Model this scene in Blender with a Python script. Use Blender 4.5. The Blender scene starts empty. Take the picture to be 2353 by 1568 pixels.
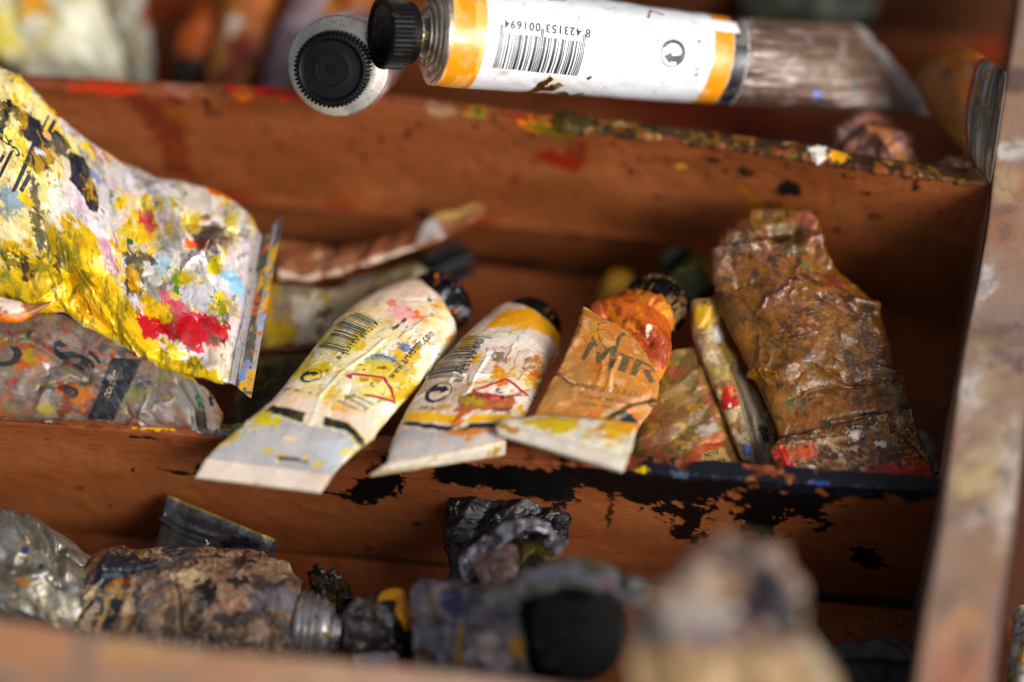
import bpy, bmesh, math
import numpy as np
from mathutils import Vector
from mathutils.geometry import tessellate_polygon

# ---------------------------------------------------------------- camera, world, sun, exposure
C = bpy.context.scene
THETA = math.radians(50.0)            # camera looks 50 degrees down
ST, CT = math.sin(THETA), math.cos(THETA)
LENS, DIST = 85.0, 71.2               # mm, cm to the plane of focus
FPX = LENS * 2353 / 36.0
PIV = np.array([0.0, 0.0, 7.6])       # centre of the plane of focus (cm)
FWD = np.array([0.0, CT, -ST]); UPV = np.array([0.0, ST, CT]); RGT = np.array([1.0, 0, 0])
CAM = PIV - FWD * DIST
S = 0.01                              # cm -> m
cd = bpy.data.cameras.new('camera'); co = bpy.data.objects.new('camera', cd)
C.collection.objects.link(co); C.camera = co
co.location = CAM * S; co.rotation_euler = (math.pi / 2 - THETA, 0, 0)
cd.lens = LENS; cd.sensor_width = 36; cd.clip_start = 0.02; cd.clip_end = 50
cd.dof.use_dof = True; cd.dof.focus_distance = DIST * S; cd.dof.aperture_fstop = 1.62
cd.dof.aperture_blades = 9
w = bpy.data.worlds.new('World'); C.world = w; w.use_nodes = True
nt = w.node_tree; bg = nt.nodes['Background']
sky = nt.nodes.new('ShaderNodeTexSky'); sky.sky_type = 'NISHITA'; sky.sun_disc = False
SUN_EL, SUN_AZ = math.radians(31), math.radians(130)     # azimuth: clockwise from +Y
sky.sun_elevation = SUN_EL; sky.sun_rotation = SUN_AZ
sky.dust_density = 4.0; sky.air_density = 0.8
hs = nt.nodes.new('ShaderNodeHueSaturation'); hs.inputs['Saturation'].default_value = 0.35
nt.links.new(sky.outputs[0], hs.inputs['Color']); nt.links.new(hs.outputs[0], bg.inputs[0])
bg.inputs[1].default_value = 0.08
sd = bpy.data.lights.new('sun', 'SUN'); so = bpy.data.objects.new('sun', sd); C.collection.objects.link(so)
sd.energy = 2.2; sd.angle = math.radians(32); sd.color = (1.0, 0.95, 0.88)
sdir = Vector((math.sin(SUN_AZ) * math.cos(SUN_EL), math.cos(SUN_AZ) * math.cos(SUN_EL), math.sin(SUN_EL)))
so.rotation_euler = sdir.to_track_quat('Z', 'Y').to_euler()
C.view_settings.view_transform = 'Standard'; C.view_settings.look = 'None'
C.view_settings.gamma = 1; C.view_settings.exposure = 0.6
C.cycles.use_denoising = True
C.cycles.max_bounces = 6

# ---------------------------------------------------------------- measuring helpers (all in cm)
def ray(px, py):
    return FWD + RGT * ((px - 1176.5) / FPX) - UPV * ((py - 784.0) / FPX)
def Z(px, py, z):
    """the point seen at (px, py) that lies at height z"""
    r = ray(px, py); return CAM + r * ((z - CAM[2]) / r[2])
def O(px, py, off=0.0):
    """the point seen at (px, py) lying off cm behind the plane of focus"""
    return CAM + ray(px, py) * (DIST + off)
def project(P):
    d = P - CAM; z = d @ FWD
    return np.stack([1176.5 + FPX * (d @ RGT) / z, 784.0 - FPX * (d @ UPV) / z], -1)
def hx(c):
    if isinstance(c, str):
        c = [int(c[i:i + 2], 16) / 255 for i in (0, 2, 4)]
        return np.array([v / 12.92 if v <= .04045 else ((v + .055) / 1.055) ** 2.4 for v in c])
    return np.array(c, float)

# ---------------------------------------------------------------- noise
_tab = np.random.default_rng(7).random((256, 256))
def _vn(x, y):
    ix = np.floor(x).astype(int); iy = np.floor(y).astype(int)
    fx = x - ix; fy = y - iy
    fx = fx * fx * fx * (fx * (6 * fx - 15) + 10); fy = fy * fy * fy * (fy * (6 * fy - 15) + 10)
    ix &= 255; iy &= 255; jx = (ix + 1) & 255; jy = (iy + 1) & 255
    return (_tab[ix, iy] * (1 - fx) + _tab[jx, iy] * fx) * (1 - fy) + (_tab[ix, jy] * (1 - fx) + _tab[jx, jy] * fx) * fy
def fbm(x, y, scale=1.0, seed=0, oct=4, gain=.5):
    """value noise, features about `scale` cm wide; about uniform in 0..1"""
    r = np.random.default_rng(seed + 11); ox, oy = r.random(2) * 200
    u = x / scale + ox; v = y / scale + oy
    t = 0; amp = 1; tot = 0; q = 0
    for k in range(oct):
        t = t + amp * _vn(u, v); tot += amp; q += amp * amp * .055; amp *= gain
        u, v = .8 * u * 2 - .6 * v * 2 + 17.3, .6 * u * 2 + .8 * v * 2 + 5.1
    z = (t / tot - .5) / (math.sqrt(q) / tot) 
    return 1 / (1 + np.exp(-1.7 * z))
def facet(x, y, scale=1.0, seed=0):
    """flat triangular facets, like crumpled foil; -1..1"""
    r = np.random.default_rng(seed + 5); ox, oy = r.random(2) * 200; an = r.random() * 6
    x, y = x * math.cos(an) - y * math.sin(an), x * math.sin(an) + y * math.cos(an)
    wx = .35 * (fbm(x, y, scale * 1.2, seed + 31, 2) - .5) * scale; wy = .35 * (fbm(x, y, scale * 1.2, seed + 32, 2) - .5) * scale
    x = (x + wx) / scale + ox; y = (y + wy) / scale + oy
    u = x + y * .57735; v = y * 1.1547
    iu = np.floor(u).astype(int); iv = np.floor(v).astype(int); fu = u - iu; fv = v - iv
    g = lambda a, b: _tab[(iu + a) & 255, (iv + b) & 255]
    lo = g(0, 0) * (1 - fu - fv) + g(1, 0) * fu + g(0, 1) * fv
    hi = g(1, 1) * (fu + fv - 1) + g(0, 1) * (1 - fu) + g(1, 0) * (1 - fv)
    return np.where(fu + fv < 1, lo, hi) * 2 - 1
def sm(e0, e1, x):
    t = np.clip((x - e0) / (e1 - e0 + 1e-9), 0, 1); return t * t * (3 - 2 * t)
def spline(ts, V, t):
    """smooth curve through V at ts (finite-difference Hermite)"""
    ts = np.asarray(ts, float); V = np.asarray(V, float); n = len(ts)
    if n == 2:
        k = ((t - ts[0]) / (ts[1] - ts[0]))[:, None]; return V[0] * (1 - k) + V[1] * k
    d = np.diff(V, axis=0) / np.diff(ts)[:, None]; m = np.zeros_like(V)
    m[0] = d[0]; m[-1] = d[-1]
    h = np.diff(ts)
    for i in range(1, n - 1):
        m[i] = (d[i - 1] * h[i] + d[i] * h[i - 1]) / (h[i] + h[i - 1])
    i = np.clip(np.searchsorted(ts, t, 'right') - 1, 0, n - 2)
    u = ((t - ts[i]) / h[i])[:, None]; hh = h[i][:, None]
    return (V[i] * (2 * u**3 - 3 * u**2 + 1) + m[i] * hh * (u**3 - 2 * u**2 + u) + V[i + 1] * (-2 * u**3 + 3 * u**2) + m[i + 1] * hh * (u**3 - u**2))

# ---------------------------------------------------------------- surfaces
class Grid:
    """a surface of m rows by n columns in cm; A, B are distances across and along it"""
    def __init__(g, P, A, B, cyclic, nf, out=None, caps=True):
        g.P, g.A, g.B, g.cyc, g.nf, g.caps = P, A, B, cyclic, nf, caps
        g.m, g.n = A.shape; g.flip = False; g._px = None; g.ref = out
        g.normals()
        if out is not None:
            if np.sum(g.N * out) < 0: g.flip = True; g.N = -g.N
    def normals(g):
        P = g.P
        dB = np.gradient(P, axis=0)
        if g.cyc: dA = (np.roll(P, -1, 1) - np.roll(P, 1, 1))
        else: dA = np.gradient(P, axis=1)
        N = np.cross(dA, dB); N /= np.linalg.norm(N, axis=2, keepdims=True) + 1e-12
        g.N = -N if g.flip else N
    def push(g, h):
        g.P = g.P + g.N * h.reshape(g.m, g.n)[..., None]; g.normals(); g._px = None
    @property
    def px(g):
        if g._px is None:
            g._px = project(g.P[:, :g.nf])
        return g._px
    def at(g, p):
        d = ((g.px - np.array(p, float)) ** 2).sum(-1)
        i, j = np.unravel_index(np.argmin(d), d.shape)
        # refine linearly inside the cell neighbourhood
        i0 = min(max(i, 1), g.m - 2); j0 = min(max(j, 1), g.nf - 2)
        ji = (g.px[i0 + 1, j0] - g.px[i0 - 1, j0]) / 2; jj = (g.px[i0, j0 + 1] - g.px[i0, j0 - 1]) / 2
        M = np.stack([ji, jj], 1)
        try: di, dj = np.linalg.solve(M, np.array(p, float) - g.px[i0, j0])
        except np.linalg.LinAlgError: di = dj = 0
        di = np.clip(di, -3, 3); dj = np.clip(dj, -3, 3)
        da = (g.A[i0, j0 + 1] - g.A[i0, j0 - 1]) / 2; db = (g.B[i0 + 1, j0] - g.B[i0 - 1, j0]) / 2
        return np.array([g.A[i0, j0] + dj * da, g.B[i0, j0] + di * db])
    @property
    def hand(g):
        i, j = g.m // 2, g.nf // 2
        ea = (g.P[i, j + 1] - g.P[i, j - 1]) * np.sign(g.A[i, j + 1] - g.A[i, j - 1])
        eb = (g.P[i + 1, j] - g.P[i - 1, j]) * np.sign(g.B[i + 1, j] - g.B[i - 1, j])
        return 1.0 if np.dot(np.cross(ea, eb), g.N[i, j]) > 0 else -1.0
    def surf(g, a, b, lift):
        """points on the surface (plus lift) for distances a, b"""
        mid = g.B[:, g.nf // 2]
        out = np.empty((len(a), 3)); rows = np.interp(b, mid, np.arange(g.m)) if mid[-1] > mid[0] else np.interp(-b, -mid, np.arange(g.m))
        for k in range(len(a)):
            r = min(rows[k], g.m - 1.001); i = int(r); f = r - i
            acc = 0
            for ii, wt in ((i, 1 - f), (i + 1, f)):
                j = np.interp(a[k], g.A[ii, :g.nf], np.arange(g.nf)); j = min(j, g.nf - 1.001); jj = int(j); ff = j - jj
                acc = acc + wt * ((g.P[ii, jj] + g.N[ii, jj] * lift) * (1 - ff) + (g.P[ii, jj + 1] + g.N[ii, jj + 1] * lift) * ff)
            out[k] = acc
        return out

def loft(st, m=120, nf=60, nb=12, q=.8, caps=True):
    """a squeezed tube through stations (left point, right point, half thickness)"""
    L = np.array([s[0] for s in st]); R = np.array([s[1] for s in st]); T = np.array([[s[2]] for s in st])
    c = (L + R) / 2; ts = np.concatenate([[0], np.cumsum(np.linalg.norm(np.diff(c, axis=0), axis=1))]); ln = ts[-1]
    t = np.linspace(0, ln, m)
    V = spline(ts, np.concatenate([L, R, T], 1), t); L, R, T = V[:, :3], V[:, 3:6], np.maximum(V[:, 6:], .025)
    c = (L + R) / 2; ax = (R - L) / 2; hw = np.linalg.norm(ax, axis=1, keepdims=True); e = ax / hw
    tg = np.gradient(c, axis=0); n = np.cross(e, tg); n /= np.linalg.norm(n, axis=1, keepdims=True)
    sg = np.sign((n @ -FWD).sum()); n = n * sg
    th = np.concatenate([np.linspace(0, math.pi, nf), np.linspace(math.pi, 2 * math.pi, nb + 2)[1:-1]])
    cx = -np.cos(th); sy = np.sign(np.sin(th)) * np.abs(np.sin(th)) ** q
    P = c[:, None] + ax[:, None] * cx[None, :, None] + n[:, None] * T[:, None] * sy[None, :, None]
    d = np.linalg.norm(np.diff(P, axis=1), axis=2); A = np.concatenate([np.zeros((m, 1)), np.cumsum(d, 1)], 1)
    A = A - A[:, nf // 2][:, None]
    B = np.repeat(t[:, None], len(th), 1)
    g = Grid(P, A, B, True, nf, out=P - c[:, None], caps=caps); g.hw = hw[:, 0]; g.c = c; g.T = T[:, 0]
    g.s = np.repeat(cx[None], m, 0)
    return g

def lathe(base, axis, prof, n=64, teeth=0, amp=0.0):
    """turned body: prof rows (height, radius[, knurl 0/1])"""
    base = np.array(base, float); ax = np.array(axis, float); ax /= np.linalg.norm(ax)
    u = np.cross(ax, [0, 0, 1.0] if abs(ax[2]) < .9 else [1.0, 0, 0]); u /= np.linalg.norm(u); v = np.cross(ax, u)
    if teeth: n = teeth * 4
    th = np.linspace(0, 2 * math.pi, n, endpoint=False)
    h = np.array([p[0] for p in prof]); r = np.array([p[1] for p in prof]); k = np.array([p[2] if len(p) > 2 else 0 for p in prof])
    tri = np.zeros(n)
    if teeth: tri = np.array([0, .9, 1, .9])[np.arange(n) % 4] * 2 - 1.4
    rr = r[:, None] * (1 + amp * k[:, None] * tri[None])
    P = base + ax * h[:, None, None] + rr[..., None] * (u * np.cos(th)[None, :, None] + v * np.sin(th)[None, :, None])
    bl = np.concatenate([[0], np.cumsum(np.hypot(np.diff(h), np.diff(r)))])
    A = np.repeat((th * max(r.max(), .1))[None], len(h), 0); B = np.repeat(bl[:, None], n, 1)
    cen = base + ax * h[:, None, None]
    g = Grid(P, A, B, True, n, out=P - cen - ax * (h.mean() * 0)[..., None] if True else None)
    return g

def slab(front, drop, thick, m=240, nfr=50, ntop=8, back=(0, 1, 0), lean=0.0, round_=.06):
    """an upright board: `front` = points along its front top edge; columns run up the front, over the top, down the back"""
    F = np.array(front); ts = np.concatenate([[0], np.cumsum(np.linalg.norm(np.diff(F, axis=0), axis=1))])
    t = np.linspace(0, ts[-1], m); E = spline(ts, F, t)
    bk = np.array(back, float); bk /= np.linalg.norm(bk)
    fr = np.linspace(-drop, -round_, nfr); pts = [(0.0, x) for x in fr]; aa = list(fr)
    for k in range(1, 5):
        an = k / 4 * math.pi / 2; pts.append((round_ * (1 - math.cos(an)), -round_ + round_ * math.sin(an))); aa.append(-round_ + round_ * an)
    for x in np.linspace(round_, thick - round_, ntop)[1:]: pts.append((x, 0.0)); aa.append(x)
    for k in range(1, 5):
        an = k / 4 * math.pi / 2; pts.append((thick - round_ + round_ * math.sin(an), -round_ + round_ * math.cos(an))); aa.append(thick + round_ * an)
    for x in (-drop * .3, -drop * .6, -drop): pts.append((thick, x)); aa.append(thick - x)
    pts = np.array(pts); aa = np.array(aa)
    P = E[:, None] + bk * (pts[:, 0] + lean * pts[:, 1])[None, :, None] + np.array([0, 0, 1.0]) * pts[:, 1][None, :, None]
    A = np.repeat(aa[None], m, 0); B = np.repeat(t[:, None], len(aa), 1)
    ref = np.zeros_like(P); ref[:, :nfr] = -bk; ref[:, nfr + 4:nfr + 4 + ntop - 1] = (0, 0, 1)
    g = Grid(P, A, B, True, nfr + 4 + ntop, out=ref); return g

def sheet(p00, p10, p11, p01, m=60, n=60, out=(0, 0, 1)):
    """a flat four-cornered sheet: rows go p00->p10, columns p00->p01"""
    p00, p10, p11, p01 = map(np.array, (p00, p10, p11, p01))
    u = np.linspace(0, 1, m)[:, None, None]; v = np.linspace(0, 1, n)[None, :, None]
    P = (p00 * (1 - u) + p10 * u) * (1 - v) + (p01 * (1 - u) + p11 * u) * v
    A = np.repeat((np.linspace(0, 1, n) * np.linalg.norm(p01 - p00))[None], m, 0); B = np.repeat((np.linspace(0, 1, m) * np.linalg.norm(p10 - p00))[:, None], n, 1)
    return Grid(P, A, B, False, n, out=np.broadcast_to(np.array(out, float), P.shape))

# ---------------------------------------------------------------- paint, dirt and relief on a surface
class Paint:
    def __init__(p, g, base, rough=.5, metal=0., mask=1.0):
        p.g = g; p.a = g.A.ravel(); p.b = g.B.ravel(); N = len(p.a)
        p.col = np.tile(hx(base), (N, 1)); p.met = np.full(N, float(metal)); p.rou = np.full(N, float(rough)); p.h = np.zeros(N); p.pm = np.full(N, float(mask))
        p.k = 0; p.sat = 1.13; p.tone = 1.0
    def lay(p, m, col, rough=None, metal=None, h=0.):
        m = np.clip(m, 0, 1)
        if col is not None: p.col = p.col * (1 - m[:, None]) + hx(col) * m[:, None]
        if rough is not None: p.rou = p.rou * (1 - m) + rough * m
        if metal is not None: p.met = p.met * (1 - m) + metal * m
        p.pm = np.maximum(p.pm, m)
        if h: p.h = p.h + h * m
        return p
    def n(p, scale, oct=4, st=(1, 1), seed=None):
        p.k += 1
        if oct >= 4: w = .45 * scale; return fbm((p.a + w * (fbm(p.a, p.b, scale * .7, p.k + 400, 2) - .5)) / st[0], (p.b + w * (fbm(p.a, p.b, scale * .7, p.k + 500, 2) - .5)) / st[1], scale, (p.k * 7 + int(abs(p.b[-1]) * 100)) % 9973 if seed is None else seed, max(oct, 5), .64)
        return fbm(p.a / st[0], p.b / st[1], scale, (p.k * 7 + int(abs(p.b[-1]) * 100)) % 9973 if seed is None else seed, oct)
    def noise(p, col, cover, scale=1., soft=.06, oct=4, st=(1, 1), amt=1., seed=None, within=None, **k):
        m = sm(1 - cover - soft, 1 - cover + soft, p.n(scale, oct, st, seed)) * amt
        if within is not None: m = m * within
        return p.lay(m, col, **k)
    def mottle(p, amt=.15, scale=.5, oct=4, st=(1, 1)):
        f = 1 + amt * (p.n(scale, oct, st) * 2 - 1); p.col = p.col * f[:, None]; return p
    def d_ell(p, c, r, ang=0.):
        a, b = p.g.at(c); da = p.a - a; db = p.b - b; ca, sa = math.cos(math.radians(ang)), math.sin(math.radians(ang))
        return np.hypot((da * ca + db * sa) / r[0], (-da * sa + db * ca) / r[1])
    def blob(p, col, c, r, ang=0., rag=.5, scale=.4, soft=.12, amt=1., **k):
        """ragged patch centred on the place seen at c, radii r in cm"""
        if not isinstance(r, (tuple, list)): r = (r, r)
        d = p.d_ell(c, r, ang) + rag * (p.n(scale) - .5) * 1.6
        return p.lay((1 - sm(1 - soft, 1 + soft, d)) * amt, col, **k)
    def sd(p, pts):
        q = np.array([p.g.at(c) for c in pts]); x, y = p.a, p.b
        d = np.full(len(x), 1e9); ins = np.zeros(len(x), bool)
        for i in range(len(q)):
            x0, y0 = q[i]; x1, y1 = q[(i + 1) % len(q)]; ex, ey = x1 - x0, y1 - y0
            t = np.clip(((x - x0) * ex + (y - y0) * ey) / (ex * ex + ey * ey + 1e-12), 0, 1)
            d = np.minimum(d, np.hypot(x - x0 - t * ex, y - y0 - t * ey))
            cr = ((y0 > y) != (y1 > y)) & (x < (x1 - x0) * (y - y0) / (y1 - y0 + 1e-12) + x0); ins ^= cr
        return np.where(ins, -d, d)
    def poly(p, col, pts, rag=.1, scale=.35, soft=.03, amt=1., grow=0., **k):
        d = p.sd(pts) - grow + rag * (p.n(scale) - .5) * 2
        return p.lay((1 - sm(-soft, soft, d)) * amt, col, **k)
    def line(p, col, pts, wd, rag=.02, soft=.02, amt=1., scale=.3, **k):
        q = np.array([p.g.at(c) for c in pts]); d = np.full(len(p.a), 1e9)
        for i in range(len(q) - 1):
            e = q[i + 1] - q[i]; t = np.clip(((p.a - q[i][0]) * e[0] + (p.b - q[i][1]) * e[1]) / (e @ e + 1e-12), 0, 1)
            d = np.minimum(d, np.hypot(p.a - q[i][0] - t * e[0], p.b - q[i][1] - t * e[1]))
        d = d + rag * (p.n(scale) - .5) * 2
        return p.lay((1 - sm(wd - soft, wd + soft, d)) * amt, col, **k)
    def band(p, col, p0, p1, rag=.015, soft=.02, amt=1., **k):
        b0, b1 = sorted((p.g.at(p0)[1], p.g.at(p1)[1])); x = p.b + rag * (p.n(.3) - .5) * 2
        return p.lay(sm(b0 - soft, b0 + soft, x) * (1 - sm(b1 - soft, b1 + soft, x)) * amt, col, **k)
    def relief(p, amt, scale, seed=1, kind='f', st=(1, 1), w=1.0):
        f = facet(p.a / st[0], p.b / st[1], scale, seed) if kind == 'f' else fbm(p.a / st[0], p.b / st[1], scale, seed, 3) * 2 - 1
        if kind == 'r': f = 1 - 2 * np.abs(f)
        p.h = p.h + amt * f * w; return p
    def crease(p, pts, wd, hgt):
        q = np.array([p.g.at(c) for c in pts]); d = np.full(len(p.a), 1e9)
        for i in range(len(q) - 1):
            e = q[i + 1] - q[i]; t = np.clip(((p.a - q[i][0]) * e[0] + (p.b - q[i][1]) * e[1]) / (e @ e + 1e-12), 0, 1)
            d = np.minimum(d, np.hypot(p.a - q[i][0] - t * e[0], p.b - q[i][1] - t * e[1]))
        p.h = p.h + hgt * np.exp(-(d / wd) ** 2); return p
    def folds(p, n, amp, ln, seed=1, w=1.0, wd=.12):
        """sharp creases of crushed foil"""
        r = np.random.default_rng(seed); f = slice(0, p.g.nf); A, B = p.g.A[:, f], p.g.B[:, f]; a0, a1, b0, b1 = A.min(), A.max(), B.min(), B.max(); h = 0; wa = p.a + .25 * (fbm(p.a, p.b, .6, seed + 60, 3) - .5); wb = p.b + .25 * (fbm(p.a, p.b, .6, seed + 61, 3) - .5)
        for k in range(n):
            x, y = a0 + (a1 - a0) * r.random(), b0 + (b1 - b0) * r.random(); an = r.random() * math.pi; l = ln * (.4 + .9 * r.random()); dx, dy = math.cos(an) * l / 2, math.sin(an) * l / 2
            t = np.clip(((wa - x) * dx + (wb - y) * dy) / (dx * dx + dy * dy), -1, 1); d = np.hypot(wa - x - t * dx, wb - y - t * dy); ww = wd * (.6 + r.random()) * (1.15 - np.abs(t))
            h = h + (1 if r.random() < .55 else -1) * (.5 + .7 * r.random()) * np.exp(-d / ww) * (1 - np.abs(t) ** 3)
        p.h = p.h + amp * h * w; return p
    def part(p, i0, i1):
        q = Paint.__new__(Paint); n = p.g.n; s = slice(i0 * n, i1 * n); q.col, q.met, q.rou, q.pm, q.sat, q.tone = p.col[s], p.met[s], p.rou[s], p.pm[s], p.sat, p.tone; return q
    def done(p):
        p.g.push(p.h); return p

# ---------------------------------------------------------------- materials
def _attr(nt, name, out):
    a = nt.nodes.new('ShaderNodeAttribute'); a.attribute_name = name; return a.outputs[out]
def _noise(nt, scale, detail=5, stretch=None, rough=.55):
    tc = nt.nodes.new('ShaderNodeTexCoord'); n = nt.nodes.new('ShaderNodeTexNoise'); n.inputs['Scale'].default_value = scale; n.inputs['Detail'].default_value = detail; n.inputs['Roughness'].default_value = rough
    if stretch:
        mp = nt.nodes.new('ShaderNodeMapping'); mp.inputs['Scale'].default_value = stretch; nt.links.new(tc.outputs['UV'], mp.inputs[0]); nt.links.new(mp.outputs[0], n.inputs['Vector'])
    else: nt.links.new(tc.outputs['UV'], n.inputs['Vector'])
    return n.outputs['Fac']
def _mr(nt, x, a, b, c, d):
    n = nt.nodes.new('ShaderNodeMapRange'); n.inputs[1].default_value = a; n.inputs[2].default_value = b; n.inputs[3].default_value = c; n.inputs[4].default_value = d; nt.links.new(x, n.inputs[0]); return n.outputs[0]
def _mix(nt, kind, fac, a, b):
    n = nt.nodes.new('ShaderNodeMix'); n.data_type = 'RGBA'; n.blend_type = kind
    for s, v in ((0, fac), (6, a), (7, b)):
        if hasattr(v, 'is_output'): nt.links.new(v, n.inputs[s])
        else: n.inputs[s].default_value = v if s == 0 else (*v, 1)
    return n.outputs[2]
def _bump(nt, h, strength, dist):
    b = nt.nodes.new('ShaderNodeBump'); b.inputs['Strength'].default_value = strength; b.inputs['Distance'].default_value = dist; nt.links.new(h, b.inputs['Height']); return b.outputs[0]
def skin(name, fine=9., bump=.12, var=.16, coat=0., spec=.5):
    """painted / printed foil: colour, metal and gloss painted on the surface, with fine grain on top"""
    m = bpy.data.materials.new(name); m.use_nodes = True; nt = m.node_tree; bs = nt.nodes['Principled BSDF']
    n1 = _noise(nt, fine, 7, rough=.65); n2 = _noise(nt, fine * .23, 4)
    k = nt.nodes.new('ShaderNodeMath'); k.operation = 'ADD'; nt.links.new(_mr(nt, n1, .3, .7, 1 - var, 1 + var * .6), k.inputs[0]); nt.links.new(_mr(nt, n2, .3, .7, -var * .4, var * .4), k.inputs[1])
    vm = nt.nodes.new('ShaderNodeVectorMath'); vm.operation = 'SCALE'; nt.links.new(_attr(nt, 'Col', 'Color'), vm.inputs[0]); nt.links.new(k.outputs[0], vm.inputs['Scale'])
    nt.links.new(vm.outputs[0], bs.inputs['Base Color'])
    nt.links.new(_attr(nt, 'metal', 'Fac'), bs.inputs['Metallic'])
    ad = nt.nodes.new('ShaderNodeMath'); ad.operation = 'ADD'; ad.use_clamp = True; nt.links.new(_attr(nt, 'rough', 'Fac'), ad.inputs[0]); nt.links.new(_mr(nt, n1, .3, .7, -.1, .14), ad.inputs[1]); nt.links.new(ad.outputs[0], bs.inputs['Roughness'])
    nt.links.new(_bump(nt, n1, bump, .0004), bs.inputs['Normal'])
    bs.inputs['Specular IOR Level'].default_value = spec; bs.inputs['Coat Weight'].default_value = coat; bs.inputs['Coat Roughness'].default_value = .25
    return m
def wood(name, c0, c1, c2):
    m = bpy.data.materials.new(name); m.use_nodes = True; nt = m.node_tree; bs = nt.nodes['Principled BSDF']
    g1 = _noise(nt, 1.0, 8, (13, .8, 1), .65); g2 = _noise(nt, 1.0, 3, (.55, .12, 1)); g3 = _noise(nt, 1.0, 6, (38, 2.2, 1), .7)
    a = _mix(nt, 'MIX', _mr(nt, g1, .35, .68, 0, 1), c0, c1); a = _mix(nt, 'MIX', _mr(nt, g2, .4, .7, 0, .8), a, c2)
    a = _mix(nt, 'MULTIPLY', _mr(nt, g3, .5, .72, 0, .8), a, (.3, .2, .16))
    a = _mix(nt, 'MIX', _attr(nt, 'pm', 'Fac'), a, _attr(nt, 'Col', 'Color'))
    nt.links.new(a, bs.inputs['Base Color']); bs.inputs['Specular IOR Level'].default_value = .3
    rm = nt.nodes.new('ShaderNodeMix'); nt.links.new(_attr(nt, 'pm', 'Fac'), rm.inputs[0]); nt.links.new(_mr(nt, g1, .3, .7, .42, .62), rm.inputs[2]); nt.links.new(_attr(nt, 'rough', 'Fac'), rm.inputs[3]); nt.links.new(rm.outputs[0], bs.inputs['Roughness']); nt.links.new(_bump(nt, g3, .25, .0003), bs.inputs['Normal'])
    return m
def ink(name, col, wear=.35, scale=3.):
    """flat print, worn away in patches"""
    m = bpy.data.materials.new(name); m.use_nodes = True; nt = m.node_tree; bs = nt.nodes['Principled BSDF']
    bs.inputs['Base Color'].default_value = (*hx(col), 1); bs.inputs['Roughness'].default_value = .45
    tr = nt.nodes.new('ShaderNodeBsdfTransparent'); mx = nt.nodes.new('ShaderNodeMixShader')
    tc = nt.nodes.new('ShaderNodeTexCoord'); n = nt.nodes.new('ShaderNodeTexNoise'); n.inputs['Scale'].default_value = scale; n.inputs['Detail'].default_value = 7; n.inputs['Roughness'].default_value = .7
    nt.links.new(tc.outputs['UV'], n.inputs['Vector'])
    nt.links.new(_mr(nt, n.outputs['Fac'], .62 - wear * .5, .74 - wear * .5, 0, .92), mx.inputs[0]); nt.links.new(bs.outputs[0], mx.inputs[1]); nt.links.new(tr.outputs[0], mx.inputs[2])
    nt.links.new(mx.outputs[0], nt.nodes['Material Output'].inputs['Surface'])
    return m

M_SKIN = skin('painted_foil'); M_CRUST = skin('crusted_paint', 6., .4, .3); M_CAP = skin('cap_plastic', 14., .15, .2, 0., .2); M_CAPD = skin('matt_black_plastic', 8., .2, .2, 0., .08)
M_NEW = skin('glossy_label', 5., .06, .05, .25)
M_WOOD = wood('stained_wood', (.27, .074, .020), (.165, .040, .010), (.33, .105, .031))
M_PALE = wood('pale_worn_wood', (.30, .185, .13), (.22, .13, .085), (.33, .22, .165))
M_DARKWOOD = wood('dark_wood', (.10, .034, .014), (.07, .022, .009), (.12, .045, .018))
INK = ink('black_ink', '23262c', .12); INKW = ink('worn_black_ink', '2c2c30', .3); INKG = ink('teal_black_ink', '1f3a3e', .12)
INKR = ink('red_ink', 'b01a3c', .15); INKC = ink('clean_black_ink', '1c2a30', .0); INKB = ink('blue_ink', '6fb6d8', .5); INKO = ink('cream_ink', 'cbb28a', .35)
INKF = ink('faded_green_ink', '5c5034', .3)

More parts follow.
